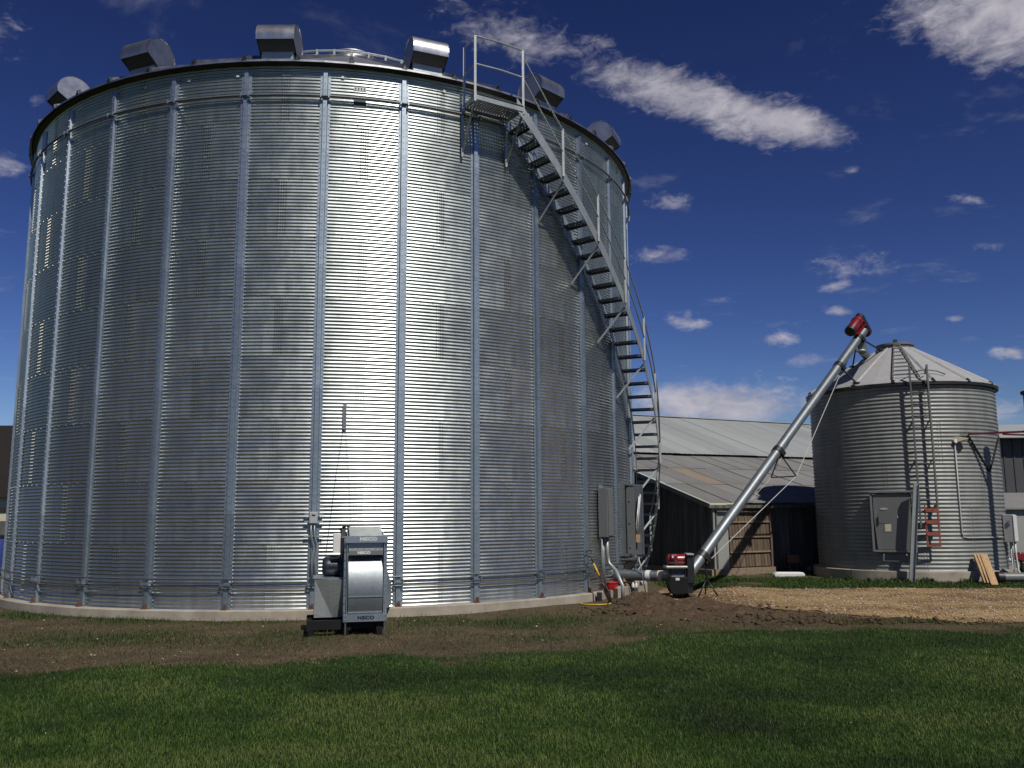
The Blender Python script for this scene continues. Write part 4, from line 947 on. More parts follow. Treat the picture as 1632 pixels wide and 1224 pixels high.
# unloading tube and power head
wa = Vector((3.55, 18.9, 0)); ud = (Vector((BC.x, BC.y, 0))-wa).normalized(); us = Vector((-ud.y, ud.x, 0))
uz = at(1050, 917, 19.3).z
pw = empty('unloading_auger', wa, 'unloading tube with red motor and black gearbox between the huge bin and inclined auger', 'auger')
def Wp(d, s, z): return wa+ud*d+us*s+UPV*z
MB().tube([Wp(1.75, 0, uz), Wp(.95, 0, uz)], .114, 22).build('unload_tube', M['tube'], pw, smooth=40)
MB().tube([Wp(.95, 0, uz), Wp(.28, 0, uz)], .110, 22).build('unload_tube', M['tube'], pw, smooth=40)
for d in (.72, .45): 
    MB().tube([Wp(d+.05, 0, uz), Wp(d-.05, 0, uz)], .117, 22).build('sticker', M['white' if d > .6 else 'cream'], pw, smooth=40)
def px_box(x0, x1, y0, y1, Y): a = at(x0, y1, Y); b = at(x1, y0, Y); return a, b
def frontal(name, mat, x0, x1, y0, y1, Y, dep, par, bev=.012):
    a, b = px_box(x0, x1, y0, y1, Y); return MB().box(((a.x+b.x)/2, Y+dep/2, (a.z+b.z)/2), (abs(b.x-a.x), dep, abs(b.z-a.z))).build(name, M[mat], par, bevel=bev)
def hcyl(name, mat, x0, x1, y0, y1, Y, par):
    a, b = px_box(x0, x1, y0, y1, Y); r = abs(b.z-a.z)/2; L = abs(b.x-a.x)
    return MB().lathe((a.x, Y+r, (a.z+b.z)/2), [(r*.55, -.0), (r*.92, .01), (r, .04), (r, L*.30), (r*1.03, L*.31), (r*1.03, L*.36), (r, L*.37), (r, L-.05), (r*.9, L-.01), (r*.5, L)], 22, (1, 0, 0)).build(name, M[mat], par, smooth=35)
mt_ = hcyl('motor', 'red', 1065, 1097, 883, 902, 18.6, pw)
for i in range(9):
    x = 1068+2.2*i; a = at(x, 893, 18.6)
frontal('motor_box', 'red', 1070, 1080, 884, 892, 18.52, .1, pw)
frontal('motor_label', 'white', 1075.6, 1078, 890.5, 894.5, 18.585, .01, pw, 0); frontal('motor_label', 'white', 1071, 1073.6, 886, 889, 18.51, .01, pw, 0)
frontal('motor_plate', 'galv', 1062, 1096, 902, 906, 18.5, .42, pw)
frontal('support_leg', 'black', 1067, 1070, 906, 932, 18.6, .05, pw); frontal('support_leg', 'black', 1092, 1096, 906, 932, 18.6, .05, pw)
hcyl('gearbox_tube', 'galv', 1069, 1092, 912, 926, 18.62, pw)
gb = MB(); a, b = px_box(1069, 1096, 922, 948, 18.5)
gb.prism([(0, .06), (.05, 0), (.30, 0), (.36, .1), (.37, .36), (.02, .36), (-.05, .22)], Vector((a.x, 18.5, a.z)), (1, 0, 0), UPV, (0, .32, 0)); gb.build('gearbox', M['soot'], pw, bevel=.02)
frontal('gearbox_label', 'white', 1077, 1083, 921, 925, 18.49, .008, pw, 0)
frontal('belt_guard', 'black', 1096, 1106, 884, 930, 18.55, .34, pw, .015)
frontal('guard_lid', 'lightbox', 1095, 1106, 882.5, 884.5, 18.5, .36, pw, 0)
sk = MB(); p = at(1097, 948, 18.6); sk.bar(at(1090, 945, 18.7), foot-ad*.05, .28, .24, asd); sk.build('transfer_boot', M['black'], pw)
hb = at(1066, 947, 18.7)
MB().tube([Wp(1.35, .1, uz-.15), Wp(.95, .12, uz-.15), Wp(.93, .12, .06), Wp(.5, .14, .05), at(1068, 946, 18.6)], .018, 7).build('drive_rod', M['rubber'], pw, smooth=True)

# ------------------------------------------------------------------ things at the big bin's right foot
pad = MB(); P0 = [(975, 956), (1000, 957), (1036, 946), (1036, 935), (1000, 930)]
pa = [gnd(985, 953), gnd(1032, 943), gnd(1030, 928)+Vector((.0, .8, 0)), bp(60, BR-.2, 0), bp(50, BR-.2, 0)]
pd = MB().prism([(p.x, p.y) for p in pa], (0, 0, -.1), (1, 0, 0), (0, 1, 0), (0, 0, .30)).build('concrete_pad', M['concrete'], None, bevel=.015); kind(pd, 'structure', 'concrete pad at the right foot of the huge bin')
PZ = .20
bxp = gnd(1001, 934, PZ); cb = empty('cardboard_box', bxp, 'open cardboard box on the concrete pad below the bin door', 'box')
MB().box(bxp+Vector((0, .12, .10)), (.26, .22, .19), Matrix.Rotation(.25, 3, 'Z')).build('box_body', M['cardboard'], cb)
for s in (-1, 1): MB().box(bxp+Vector((s*.13, .12, .20)), (.10, .20, .006), Matrix.Rotation(.25, 3, 'Z') @ Matrix.Rotation(s*.7, 3, 'Y')).build('flap', M['cardboard'], cb)
sy = gnd(1022, 933, PZ); scn = empty('spray_can', sy, 'blue and white spray can standing on the concrete pad', 'spray can')
MB().lathe(sy, [(.036, 0), (.038, .01), (.038, .10)], 16).build('can_base', M['white'], scn, smooth=40); MB().lathe(sy, [(.0382, .10), (.0382, .21), (.03, .235)], 16).build('can_label', M['blue'], scn, smooth=40); MB().lathe(sy, [(.028, .235), (.028, .285), (.02, .295)], 14).build('cap', M['black'], scn, smooth=40)
for i, (px, m_) in enumerate(((1009, 'white'), (1014, 'white'))):
    q = gnd(px, 936, PZ); o = MB().lathe(q, [(.03, 0), (.03, .07), (.015, .09), (.015, .11)], 12).build('small_bottle', M[m_], None, smooth=40); tag(o, ['small white bottle between the cardboard box and spray can, the left one', 'small white bottle next to the blue and white spray can'][i], 'bottle')
# electrical cabinet with conduits
ep = cylhit(958, 817, BC, BR+.05); eph = math.degrees(math.atan2(ep.y-BC.y, ep.x-BC.x))+79.05
ec = empty('electrical_cabinet', Vector((ep.x, ep.y, ep.z)), 'tall narrow grey electrical cabinet with conduits on the huge bin', 'electrical cabinet')
T, D_ = btan(eph), bdir(eph); z1, z0 = cylhit(966, 778, BC, BR+.1).z, cylhit(966, 856, BC, BR+.1).z; hh = z1-z0
eb = Vector((ep.x, ep.y, z0))
MB().prism([(.0, 0), (.22, 0), (.22, hh), (0, hh)], eb-T*.13, D_, UPV, T*.26).build('cabinet', M['greybox'], ec, bevel=.012)
MB().prism([(.22, .03), (.245, .03), (.245, hh-.03), (.22, hh-.03)], eb-T*.11, D_, UPV, T*.22).build('cabinet_door', M['greybox'], ec, bevel=.008)
MB().prism([(-.02, -.06), (.02, -.06), (.02, hh+.06), (-.02, hh+.06)], eb-T*.06, D_, UPV, T*.12).build('mounting_strut', M['galv'], ec)
cA = eb+T*.02+D_*.12; cE = gnd(993, 956)
MB().tube([cA, cA-UPV*.35, cA-UPV*.55+T*.03+D_*.02, (cA+cE)/2+Vector((.02, 0, -.05)), cE+UPV*.28, cE-UPV*.05], .04, 12).build('conduit', M['conduit'], ec, smooth=True)
for s, L in ((-.10, .95), (-.05, 1.0), (-.01, 1.05)): MB().tube([eb+T*s+D_*.06, eb+T*s+D_*.05-UPV*L*.5, eb+T*s+D_*.09-UPV*L], .013, 7).build('thin_conduit', M['conduit'], ec, smooth=True)
# shovel leaning
s0, s1 = gnd(975, 961), cylhit(937, 878, BC, BR+.10)
shv = empty('shovel', s0, 'shovel with yellow handle and black grip leaning on the huge bin', 'shovel'); d = (s1-s0).normalized(); sd = d.cross(Vector((0, -1, .2))).normalized(); nn = sd.cross(d)
MB().prism([(-.10, .34), (.10, .34), (.115, .16), (.08, .05), (0, 0), (-.08, .05), (-.115, .16)], s0, (sd*.45+nn*.89).normalized()*.8, d, (nn*.45-sd*.89)*.006).build('blade', M['shovelblade'], shv)
L = (s1-s0).length
MB().tube([s0+d*.25, s0+d*.62], .021, 10).build('socket', M['black'], shv, smooth=True)
MB().tube([s0+d*.62, s0+d*(L-.30)], .019, 10).build('handle', M['yellow'], shv, smooth=True)
MB().tube([s0+d*(L-.30), s0+d*(L-.14), s0+d*(L-.10)+sd*.055, s0+d*L+sd*.05, s0+d*L-sd*.05, s0+d*(L-.10)-sd*.055, s0+d*(L-.14)], .014, 8).build('grip', M['black'], shv, smooth=True)
# red plastic hopper
h0 = gnd(970, 951); hp = empty('red_hopper', h0, 'bright red plastic hopper with tapered bottom beside the concrete pad', 'hopper')
a, b = px_box(959, 984, 929, 951, h0.y-.05); w2 = (b.x-a.x)/2; H2 = b.z-max(a.z, .0); z00 = max(a.z, .02); cx = (a.x+b.x)/2; cy = h0.y+.05
def ringq(wx, wy, z, dx=0): return [Vector((cx+dx+x*wx, cy+y*wy, z)) for x, y in ((-1, -.7), (-.7, -1), (.7, -1), (1, -.7), (1, .7), (.7, 1), (-.7, 1), (-1, .7))]
vs = []; lv = [(.16, .10, z00, .04), (.35*w2/.2 if 0 else w2*.45, .12, z00+H2*.12, .02), (w2*.98, .2, z00+H2*.5, 0), (w2, .21, z00+H2*.93, 0), (w2*1.06, .225, z00+H2*.95, 0), (w2*1.06, .225, z00+H2, 0), (w2*.96, .19, z00+H2, 0), (w2*.9, .17, z00+H2*.6, 0)]
lv[0] = (w2*.25, .08, z00, .03)
for l in lv: vs += ringq(*l)
fs = [(8*i+k, 8*i+(k+1) % 8, 8*i+8+(k+1) % 8, 8*i+8+k) for i in range(len(lv)-1) for k in range(8)]+[tuple(reversed(range(8))), tuple(range(8*(len(lv)-1), 8*len(lv)))]
MB().add(vs, fs).build('hopper_body', M['redplastic'], hp, smooth=40)
MB().bar((cx+.04, cy, -.02), (cx+.04, cy, z00+.05), .10, .10).build('hopper_foot', M['black'], hp)
bk = gnd(958, 958); tag(MB().box(bk+Vector((-.02, .12, .07)), (.10, .06, .20)).build('dark_block', M['black'], None, bevel=.01), 'small black block against the foundation beside the shovel blade', 'block')
# yellow hose ring
hr = gnd(949, 963); tag(MB().tube([hr+Vector((math.cos(a)*.30, math.sin(a)*.22, .015)) for a in np.linspace(PI*.95, 2.1*PI, 24)], .012, 8).build('yellow_hose', M['yellow'], None, smooth=True), 'curved piece of yellow hose on the ground near the shovel', 'hose')
# thin rods at the pad
r0 = gnd(1030, 950); tag(MB().tube([r0, cylhit(1018, 888, BC, 8.2)], .012, 6).build('leaning_rod', M['conduit'], None, smooth=True), 'thin grey rod leaning from the dirt up to the staircase', 'rod')

# ------------------------------------------------------------------ small box on the stiffener and gauge strip
jp = cylhit(500, 825, BC, BR+.06); jph = -3.604; jz = jp.z; T, D_ = btan(jph), bdir(jph); jb = bp(jph, BR+.06, jz)
jx = empty('junction_box', jb, 'small grey junction box clamped to a stiffener left of the fan', 'electrical box')
MB().prism([(0, -.10), (.09, -.10), (.09, .10), (0, .10)], jb-T*.07, D_, UPV, T*.14).build('box_body', M['lightbox'], jx, bevel=.01)
MB().prism([(.09, .03), (.095, .03), (.095, .055), (.09, .055)], jb-T*.03, D_, UPV, T*.06).build('label_plate', M['ink'], jx)
for z in (-.07, .06, -.32): MB().bar(jb+UPV*z-T*.16+D_*.01, jb+UPV*z+T*.16+D_*.01, .03, .03, D_).build('strut', M['galv'], jx)
for s in (-.04, .02): MB().tube([jb+T*s+D_*.05-UPV*.10, jb+T*s+D_*.045-UPV*.30, jb+T*(s+.06)+D_*.05-UPV*.48, jb+T*(s+.02)+D_*.05-UPV*.75, jb+T*(s+.05)+D_*.08-UPV*1.15], .014, 7).build('flex_conduit', M['conduit'], jx, smooth=True)
gp0, gp1 = cylhit(549, 644, BC, BR+.02), cylhit(549, 684, BC, BR+.02); gph = math.degrees(math.atan2(gp0.y-BC.y, gp0.x-BC.x))+79.05
gg = empty('gauge_strip', gp1, 'narrow vertical gauge strip on the bin wall above the fan', 'gauge'); T, D_ = btan(gph), bdir(gph); gz = gp0.z-gp1.z
MB().prism([(0, 0), (.035, 0), (.035, gz), (0, gz)], Vector((gp1.x, gp1.y, gp1.z))-T*.032, D_, UPV, T*.064).build('channel', M['conduit'], gg)
for i in range(7): MB().prism([(.035, 0), (.04, 0), (.04, .025), (.035, .025)], Vector((gp1.x, gp1.y, gp1.z+.05+i*(gz-.1)/6.5))-T*.02, D_, UPV, T*.04).build('marker', M['greybox'], gg)
MB().tube([Vector((gp1.x, gp1.y, gp1.z))-T*.02+D_*.02, cylhit(535, 760, BC, BR+.03), cylhit(520, 880, BC, BR+.04)], .004, 5).build('cable', M['rubber'], gg)
MB().tube([Vector((gp1.x, gp1.y, gp1.z))+T*.02+D_*.02, cylhit(556, 770, BC, BR+.03), cylhit(560, 842, BC, BR+.05)], .003, 5).build('cable', M['rubber'], gg)

# ------------------------------------------------------------------ centrifugal aeration fan
FO = Vector((at(581.5, 985, 13.32).x, 13.32, 0)); fy = (Vector((BC.x, BC.y, 0))-FO).normalized(); fx = Vector((fy.y, -fy.x, 0))
def Fp(x, y, z): return FO+fx*x+fy*y+UPV*z
fan = empty('aeration_fan', FO, 'galvanized centrifugal aeration fan standing on the ground before the huge bin', 'fan')
HW = .265; ZF0, ZF1 = .27, 1.44
# scroll: curved wrap between two flat side plates
cz, cy_s = .66, .60
sc_pts = []
for i in range(22):
    a = R_(180-42+i*3.4); sc_pts.append((.83+.88*math.cos(a), .60+.88*math.sin(a)))
sc_pts += [(.30, ZF0), (.70, ZF0-.02), (1.0, ZF0)]
wrap = MB(); n = len(sc_pts)
wrap.add([Fp(-HW+.012, y, z) for y, z in sc_pts]+[Fp(HW-.012, y, z) for y, z in sc_pts], [(k, k+1, n+k+1, n+k) for k in range(n-1)]); wrap.build('scroll_wrap', M['tube'], fan, smooth=True)
MB().bar(Fp(-HW+.012, -.055, .56), Fp(HW-.012, -.055, .56), .012, .012, fy).build('wrap_seam', M['stiff'], fan)
for s in (-1, 1):
    pts = [(.02, ZF0), (1.02, ZF0), (1.06, ZF1-.25), (.95, ZF1+.05), (.30, ZF1+.06), (.02, ZF1)]
    MB().prism(pts, Fp(s*HW, 0, 0), fy, UPV, fx*(s*.012)).build('side_plate', M['galv'], fan)
    MB().prism([(0, 0), (.012, 0), (.012, .045), (.055, .045), (.055, .057), (0, .057)], Fp(s*HW-(.0 if s > 0 else .0), -.02, ZF0-.02), fx*s, fy, UPV*(ZF1-ZF0+.02)).build('frame_upright', M['stiff'], fan)
for z, h, mt in ((ZF1-.045, .10, 'stiff'), (ZF0-.015, .11, 'stiff')):
    MB().bar(Fp(-HW-.055, -.03, z), Fp(HW+.055, -.03, z), .03, h, fy).build('frame_crossbar', M[mt], fan)
MB().bar(Fp(-HW+.012, .03, ZF1-.155), Fp(HW-.012, .03, ZF1-.155), .02, .115, fy).build('upper_panel', M['galv'], fan)
MB().bar(Fp(-HW+.012, .015, ZF1-.245), Fp(HW-.012, .015, ZF1-.245), .02, .065, fy).build('name_band', M['greybox'], fan)
MB().prism([(0, ZF1-.01), (.34, ZF1+.14), (.95, ZF1+.12), (1.05, ZF1-.2), (1.05, ZF1-.3), (.9, ZF1-.02), (.3, ZF1+.01)], Fp(-HW+.02, 0, 0), fy, UPV, fx*(2*HW-.04)).build('top_plate', M['galv'], fan)
# transition duct to the bin wall
td = MB(); pr_ = [(1.02, .20, HW+.02), (1.02, 1.10, HW+.02), (1.35, 1.06, HW+.12), (2.36, .55, HW+.34), (2.36, .20, HW+.34), (1.35, .20, HW+.12)]
td.add([Fp(-HW+.02, y, z) for y, z, x in pr_]+[Fp(x, y, z) for y, z, x in pr_], [(k, (k+1) % 6, 6+(k+1) % 6, 6+k) for k in range(6)]+[(0, 5, 4, 3), (0, 3, 2, 1), (6, 7, 8, 11), (11, 8, 9, 10)])
td.build('transition_duct', M['galv'], fan)
# left box, motor, control box
bx0 = -HW-.47
bw_ = .455
bv = [(0, .30, .24), (.27, .30, .24), (bw_, .30, .24), (bw_, .10, .80), (0, .27, .80), (0, .98, .24), (bw_, .98, .24), (bw_, .98, .80), (0, .98, .80)]
MB().add([Fp(bx0+x, y, z) for x, y, z in bv], [(0, 1, 4), (1, 2, 3, 4), (0, 4, 8, 5), (5, 8, 7, 6), (2, 6, 7, 3), (4, 3, 7, 8), (0, 5, 6, 2, 1)]).build('motor_base', M['galv'], fan)
MB().bar(Fp(bx0-.02, .62, .815), Fp(-HW-.016, .62, .815), .72, .014, fy).build('base_lid', M['stiff'], fan)
MB().lathe(Fp(bx0+.11, .62, .97), [(.09, 0), (.135, .02), (.15, .05), (.15, .10), (.16, .105), (.16, .30), (.15, .305), (.15, .33), (.12, .345)], 24, fx).build('motor', M['navy'], fan, smooth=35)
for k in range(10): a = 2*PI*k/10; MB().bar(Fp(bx0+.22, .62+.163*math.cos(a), .97+.163*math.sin(a)), Fp(bx0+.40, .62+.163*math.cos(a), .97+.163*math.sin(a)), .012, .012).build('cooling_fin', M['navy'], fan)
MB().prism([(.34, 1.19), (.52, 1.19), (.52, 1.48), (.34, 1.48)], Fp(-HW-.21, 0, 0), fy, UPV, fx*.115).build('control_box', M['white'], fan, bevel=.008)
MB().prism([(.30, .82), (.62, .82), (.62, 1.50), (.42, 1.55), (.30, 1.42)], Fp(-HW-.095, 0, 0), fy, UPV, fx*.075).build('belt_guard', M['black'], fan, bevel=.01)
MB().tube([Fp(-HW-.1, .5, 1.52), Fp(-HW-.02, .45, 1.60), Fp(-HW+.03, .5, 1.57)], .025, 8).build('cable_gland', M['black'], fan, smooth=True)
# black steel base under it
sk = MB()
for y in (.10, .90): sk.bar(Fp(bx0-.10, y, .155), Fp(HW+.03, y, .155), .10, .13, fy)
for x in (bx0-.06, -HW+.02, HW-.05):
    sk.bar(Fp(x, .02, .135), Fp(x, .98, .135), .09, .12, fx)
sk.build('base_frame', M['soot'], fan)
for x in (bx0-.04, -.27, .22):
    for y in (.05, .93): MB().bar(Fp(x, y, -.02), Fp(x, y, .10), .07, .07).build('foot', M['soot'], fan)
for s in (-1, 1): MB().tube([Fp(s*(HW+.02), -.02, -.02), Fp(s*(HW+.02), -.02, .24)], .012, 6).build('levelling_bolt', M['bolt'], fan)
fbm_ = MB()
for s in (-1, 1):
    for k in range(9): bolt(fbm_, Fp(s*(HW+.03), -.0205, ZF0+.12+k*.125), -fy, .011, .008)
    for zz in (ZF1-.045, ZF0-.015):
        for dz in (-.025, .025): bolt(fbm_, Fp(s*(HW+.035), -.046, zz+dz), -fy, .012, .009)
for k in range(5): bolt(fbm_, Fp(bx0+.03, .30-.0*k, .28+.09*k), -fy, .010, .007)
for k in range(6): bolt(fbm_, Fp(-HW+.06+k*.085, .019, ZF1-.19), -fy, .009, .006)
kind(fbm_.build('fasteners', M['bolt'], fan), 'stuff')
def lettering(txt, size, mat, pos, xd, yd, zd, parent, name='lettering'):
    cu = bpy.data.curves.new('t', 'FONT'); cu.body = txt; cu.size = size; cu.align_x = 'CENTER'; cu.align_y = 'CENTER'; cu.extrude = .0015; cu.offset = .0035; cu.space_character = 1.12
    to = bpy.data.objects.new('t', cu); COL.objects.link(to); dg = bpy.context.evaluated_depsgraph_get(); me = bpy.data.meshes.new_from_object(to.evaluated_get(dg)); bpy.data.objects.remove(to); bpy.data.curves.remove(cu)
    me.materials.clear(); me.materials.append(mat); me.name = name
    o = bpy.data.objects.new(name, me); COL.objects.link(o); o.parent = parent
    mw = Matrix((xd, yd, zd)).transposed().to_4x4(); mw.translation = pos-BASE[parent.name]; o.matrix_basis = mw @ Matrix.Diagonal((1.25, 1, 1, 1)); return o
bf = fan
lettering('NECO', .068, M['white'], Fp(.03, -.0475, ZF1-.043), fx, UPV, -fy, fan); lettering('NECO', .05, M['white'], Fp(-.03, .0035, ZF1-.245), fx, UPV, -fy, fan); lettering('NECO', .066, M['ink'], Fp(.01, -.0475, ZF0-.015), fx, UPV, -fy, fan)

# ------------------------------------------------------------------ left edge: far building
lb = empty('brown_building', at(-30, 820, 46), 'dark brown building with cream lower wall at the left edge behind the bin', 'building')
Y = 46; zt_, zm, zm2, z3 = at(10, 680, Y).z, at(10, 793, Y).z, at(10, 812, Y).z, at(10, 835, Y).z; xr = at(24, 800, Y).x
MB().prism([(0, zm), (16, zm), (16, zt_), (0, zt_+.0)], (xr-16, Y-.6, 0), (1, 0, 0), UPV, (0, 8, 0)).build('roof', M['brownroof'], lb)
MB().box((xr-8.2, Y+3.2, (zm+.0)/2), (16, 6.8, zm)).build('wall', M['cream'], lb)
MB().bar((xr-16, Y-.25, zm2), (xr, Y-.25, zm2), .06, .22, (0, 1, 0)).build('trim_board', M['brownroof'], lb)
MB().bar((xr-16, Y-.25, z3-.3), (xr-.1, Y-.25, z3-.3), .05, .9, (0, 1, 0)).build('dark_band', M['darkwood'], lb)
bt_ = at(-4, 888, 30); bt_ = Vector((bt_.x, 30, 0)); bb = empty('blue_tub', bt_, 'blue tub standing at the far left edge behind the bin', 'tub')
z_t = at(0, 855, 30).z
MB().lathe(bt_, [(.26, 0), (.29, .1), (.30, z_t*.9), (.27, z_t)], 20).build('tub_body', M['blue'], bb, smooth=40); MB().lathe(bt_+UPV*z_t, [(.31, -.05), (.31, .02), (.2, .05)], 20).build('tub_lid', M['navy'], bb, smooth=40)

# ------------------------------------------------------------------ soil, stones, grass
def mound():
    """dug soil heaped by the power head"""
    c = .05; xs = np.arange(1.6, 6.6, c); ys = np.arange(15.2, 19.2, c); X, Y = np.meshgrid(xs, ys, indexing='ij'); Z = np.full(X.shape, -.06)
    for px, py, rx, ry, h in ((1012, 956, .34, .35, .14), (1040, 962, .5, .45, .24), (1024, 951, .28, .3, .24), (1065, 968, .5, .5, .17), (1100, 968, .5, .45, .15), (1092, 952, .3, .3, .12), (1120, 958, .28, .25, .19), (1140, 966, .45, .4, .10), (1175, 975, .7, .4, .06), (1060, 978, .9, .4, .09), (1020, 970, .55, .4, .09)):
        g = gnd(px, py); h *= .55; Z = np.maximum(Z, -.06+(h+.06)*np.exp(-((X-g.x)/rx)**2-((Y-g.y)/ry)**2))
    rg = (fbm(X*3.2, Y*3.2, 51)-.45)*.24+(fbm(X*10, Y*10, 55)-.5)*.16; Z = Z+rg*np.clip((Z+.06)*9, 0, 1)
    k = (Z[:-1, :-1] > -.035); nx, ny = X.shape; I = np.arange(nx*ny).reshape(nx, ny)
    Fq = np.stack([I[:-1, :-1], I[1:, :-1], I[1:, 1:], I[:-1, 1:]], -1)[k]; used, iv = np.unique(Fq, return_inverse=True)
    me = npmesh('dirt_mound', np.stack([X, Y, Z], -1).reshape(-1, 3)[used], iv.reshape(Fq.shape), M['soil'])
    return tag(kind(link('dirt_mound', me, None), 'stuff'), 'heap of dug brown soil by the concrete pad', 'dirt mound')
mound()
OCT = np.array([(1, 0, 0), (-1, 0, 0), (0, 1, 0), (0, -1, 0), (0, 0, 1), (0, 0, -1)], float); OCTF = np.array([(0, 2, 4), (2, 1, 4), (1, 3, 4), (3, 0, 4), (2, 0, 5), (1, 2, 5), (3, 1, 5), (0, 3, 5)])
def stones(name, xy, smin, smax, mat, label, cat, flat=.6, dz=0.):
    n_ = len(xy); s = RNG.uniform(smin, smax, n_)*RNG.uniform(.5, 1, n_); V = OCT[None]*(s[:, None, None])*RNG.uniform(.6, 1.3, (n_, 6, 1))
    V[..., 2] *= flat; a = RNG.uniform(0, 6.28, n_); ca, sa = np.cos(a)[:, None], np.sin(a)[:, None]; x, y = V[..., 0].copy(), V[..., 1].copy()
    V[..., 0] = x*ca-y*sa+xy[:, 0, None]; V[..., 1] = x*sa+y*ca+xy[:, 1, None]; V[..., 2] += (zg(xy[:, 0], xy[:, 1])+s*.3*flat)[:, None]+dz
    Fq = (OCTF[None]+6*np.arange(n_)[:, None, None]).reshape(-1, 3); me = npmesh(name, V.reshape(-1, 3), Fq, mat); fattr(me, 'tint', np.repeat(RNG.random(n_), 6))
    return tag(kind(link(name, me, None), 'stuff'), label, cat)
xy = np.stack([RNG.uniform(2.2, 17, 16000), RNG.uniform(13, 21.5, 16000)], -1); xy = xy[inside(GRAVEL, xy[:, 0], xy[:, 1])]
stones('gravel', xy, .008, .030, M['stones'], 'loose pale gravel stones on the drive', 'gravel', dz=.012)
cl_ = []
for px, py, sx, sy, k in ((1040, 962, 50, 9, 300), (1050, 965, 60, 10, 260), (1120, 962, 30, 8, 90), (1180, 975, 70, 9, 160), (1420, 990, 160, 5, 160), (1300, 988, 120, 6, 90), (980, 972, 50, 8, 60)):
    for _ in range(k): g = gnd(px+random.gauss(0, sx*.6), py+random.gauss(0, sy*.6)); cl_.append((g.x, g.y))
stones('soil_clods', np.array(cl_), .015, .075, M['soil'], 'brown clods of soil scattered around the dirt heap and drive edge', 'soil clods', .7, .005)
xy = np.stack([RNG.uniform(-12, 5, 260), RNG.uniform(9.5, 15.5, 260)], -1); xy = xy[lawn_d(xy[:, 0], xy[:, 1]) < 0]
stones('pebbles', xy, .008, .03, M['stones'], 'few pale pebbles and scraps on the bare strip', 'pebbles', dz=.006)

def blades(name, P, h, w, lean, tint, mat, label, cat, droop=.35):
    n_ = len(P); a = RNG.uniform(0, 6.2832, n_); b = a+RNG.normal(PI/2, .5, n_); d = np.stack([np.cos(a), np.sin(a)], -1); s = np.stack([np.cos(b), np.sin(b)], -1)
    z = zg(P[:, 0], P[:, 1]); V = np.zeros((n_, 5, 3))
    for j, (t_, wf) in enumerate(((0, 1), (.55, .8), (1, 0))):
        off = lean*h*(t_**1.8); zz = h*(t_-droop*lean*t_**3)
        for q, sg in ((0, -1), (1, 1)):
            i = j*2+q if j < 2 else 4
            V[:, i, 0] = P[:, 0]+d[:, 0]*off+s[:, 0]*sg*w*wf*.5; V[:, i, 1] = P[:, 1]+d[:, 1]*off+s[:, 1]*sg*w*wf*.5; V[:, i, 2] = z+zz-.004
    Fq = (np.array([(0, 1, 3), (0, 3, 2), (2, 3, 4)])[None]+5*np.arange(n_)[:, None, None]).reshape(-1, 3)
    me = npmesh(name, V.reshape(-1, 3), Fq, mat); fattr(me, 'tint', np.repeat(tint, 5)); me.polygons.foreach_set('use_smooth', [True]*len(me.polygons))
    return tag(kind(link(name, me, None), 'stuff'), label, cat)
def scatter(nn, y0, y1, pw, xw=.66):
    """random points in the wedge the photograph could see from around here, denser near"""
    u = RNG.random(nn); y = (y0**(1-pw)+u*(y1**(1-pw)-y0**(1-pw)))**(1/(1-pw)); x = RNG.uniform(-1, 1, nn)*(xw*y+1.0); return np.stack([x, y], -1)
P = scatter(360000, 5.2, 14.6, 1.55); d = lawn_d(P[:, 0], P[:, 1])
P = P[RNG.random(len(P)) < np.clip(d*2.2+.15, 0, 1)]
big = fbm(P[:, 0]*.55, P[:, 1]*.8, 61); med = fbm(P[:, 0]*2.2, P[:, 1]*2.6, 71)
tint = np.clip(.56+(big-.5)*1.6+(med-.5)*1.0+RNG.normal(0, .11, len(P)), 0, 1); tint = np.where(RNG.random(len(P)) < .02, 1.0, np.minimum(tint, .93))
h = (.026+.030*RNG.random(len(P)))*(.75+.5*med); yy_ = P[:, 1]
blades('lawn_grass', P, h, .0036+.00042*np.maximum(0, yy_-6), RNG.uniform(.15, .95, len(P)), tint, M['grass'], 'mown green lawn in the foreground', 'grass')
P = scatter(260000, 9.3, 17.0, 1.2); d = lawn_d(P[:, 0], P[:, 1]); rr_ = np.hypot(P[:, 0]-BC.x, P[:, 1]-BC.y)
k = (d < .15) & (rr_ > BR+.24) & ~inside(GRAVEL, P[:, 0], P[:, 1]); cov = .20+.5*np.clip(fbm(P[:, 0]*1.7, P[:, 1]*1.7, 81)-.4, 0, 1)*2; P = P[k & (RNG.random(len(P)) < cov)]
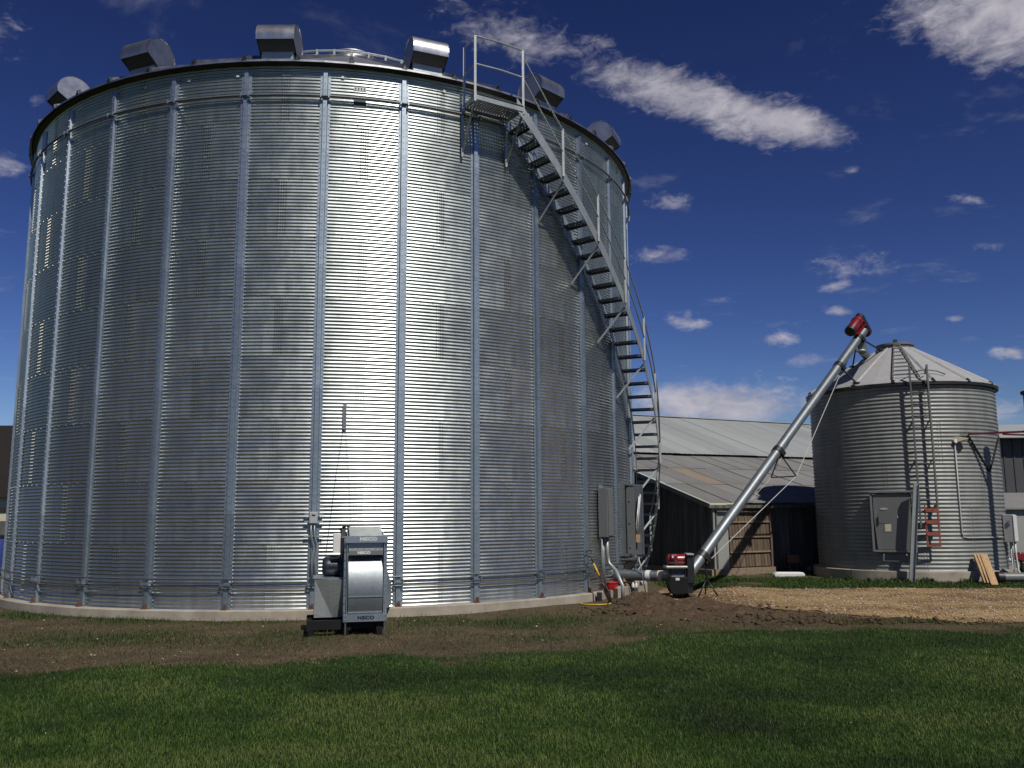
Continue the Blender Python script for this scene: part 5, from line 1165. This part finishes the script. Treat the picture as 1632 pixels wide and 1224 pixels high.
tint = np.clip(.58+(fbm(P[:, 0]*1.1, P[:, 1]*1.6, 91)-.5)*1.7+RNG.normal(0, .2, len(P)), .02, 1); blades('dry_grass', P, .02+.03*RNG.random(len(P)), .006, RNG.uniform(.5, 1.3, len(P)), tint, M['deadgrass'], 'sparse dry grass on the bare strip before the huge bin', 'dry grass')
P = np.concatenate([scatter(120000, 9.5, 17.5, 1.02), np.stack([RNG.uniform(3.4, 17, 90000), RNG.uniform(18, 27.5, 90000)], -1)])
g = green_d(P[:, 0], P[:, 1]); rr_ = np.hypot(P[:, 0]-BC.x, P[:, 1]-BC.y); r2 = np.hypot(P[:, 0]-SC.x, P[:, 1]-SC.y)
k = (RNG.random(len(P)) < g*1.1) & (rr_ > BR+.22) & (r2 > SR+.18) & ~inside(GRAVEL, P[:, 0], P[:, 1]) & (lawn_d(P[:, 0], P[:, 1]) < .2)
fr_ = (P-np.array([BCn.x, BCn.y])) @ np.array([[bu.x, bw.x], [bu.y, bw.y]]); k &= ~((fr_[:, 0] > -.1) & (fr_[:, 1] > -.1)); P = P[k]
tint = np.clip(.40+RNG.normal(0, .2, len(P)), 0, .93); blades('rough_grass', P, .04+.06*RNG.random(len(P)), .007+.0005*np.maximum(0, P[:, 1]-14), RNG.uniform(.3, 1.1, len(P)), tint, M['grass'], 'rough green grass along the foundations and the verge', 'grass')
# weeds against the small bin's foundation
wx = []
for i in range(26):
    a = RNG.uniform(-40, 42); r = SR+.22+abs(RNG.normal(0, .12))
    if 30 < a < 36: continue
    wx += [(SC.x+math.cos(R_(a-114))*r+RNG.normal(0, .05), SC.y+math.sin(R_(a-114))*r+RNG.normal(0, .05)) for _ in range(22)]
P = np.array(wx); blades('weeds', P, .06+.13*RNG.random(len(P)), .028, RNG.uniform(.3, 1.0, len(P)), np.clip(RNG.normal(.5, .25, len(P)), 0, 1), M['weed'], 'leafy weeds along the foot of the small bin', 'weeds')
# clover heads in the lawn
P = scatter(22, 5.8, 9.5, 1.02); P = P[lawn_d(P[:, 0], P[:, 1]) > .3]
o = stones('clover_flowers', P, .004, .009, M['clover'], 'tiny pale clover flowers dotted in the lawn', 'clover', 1.0, .05)
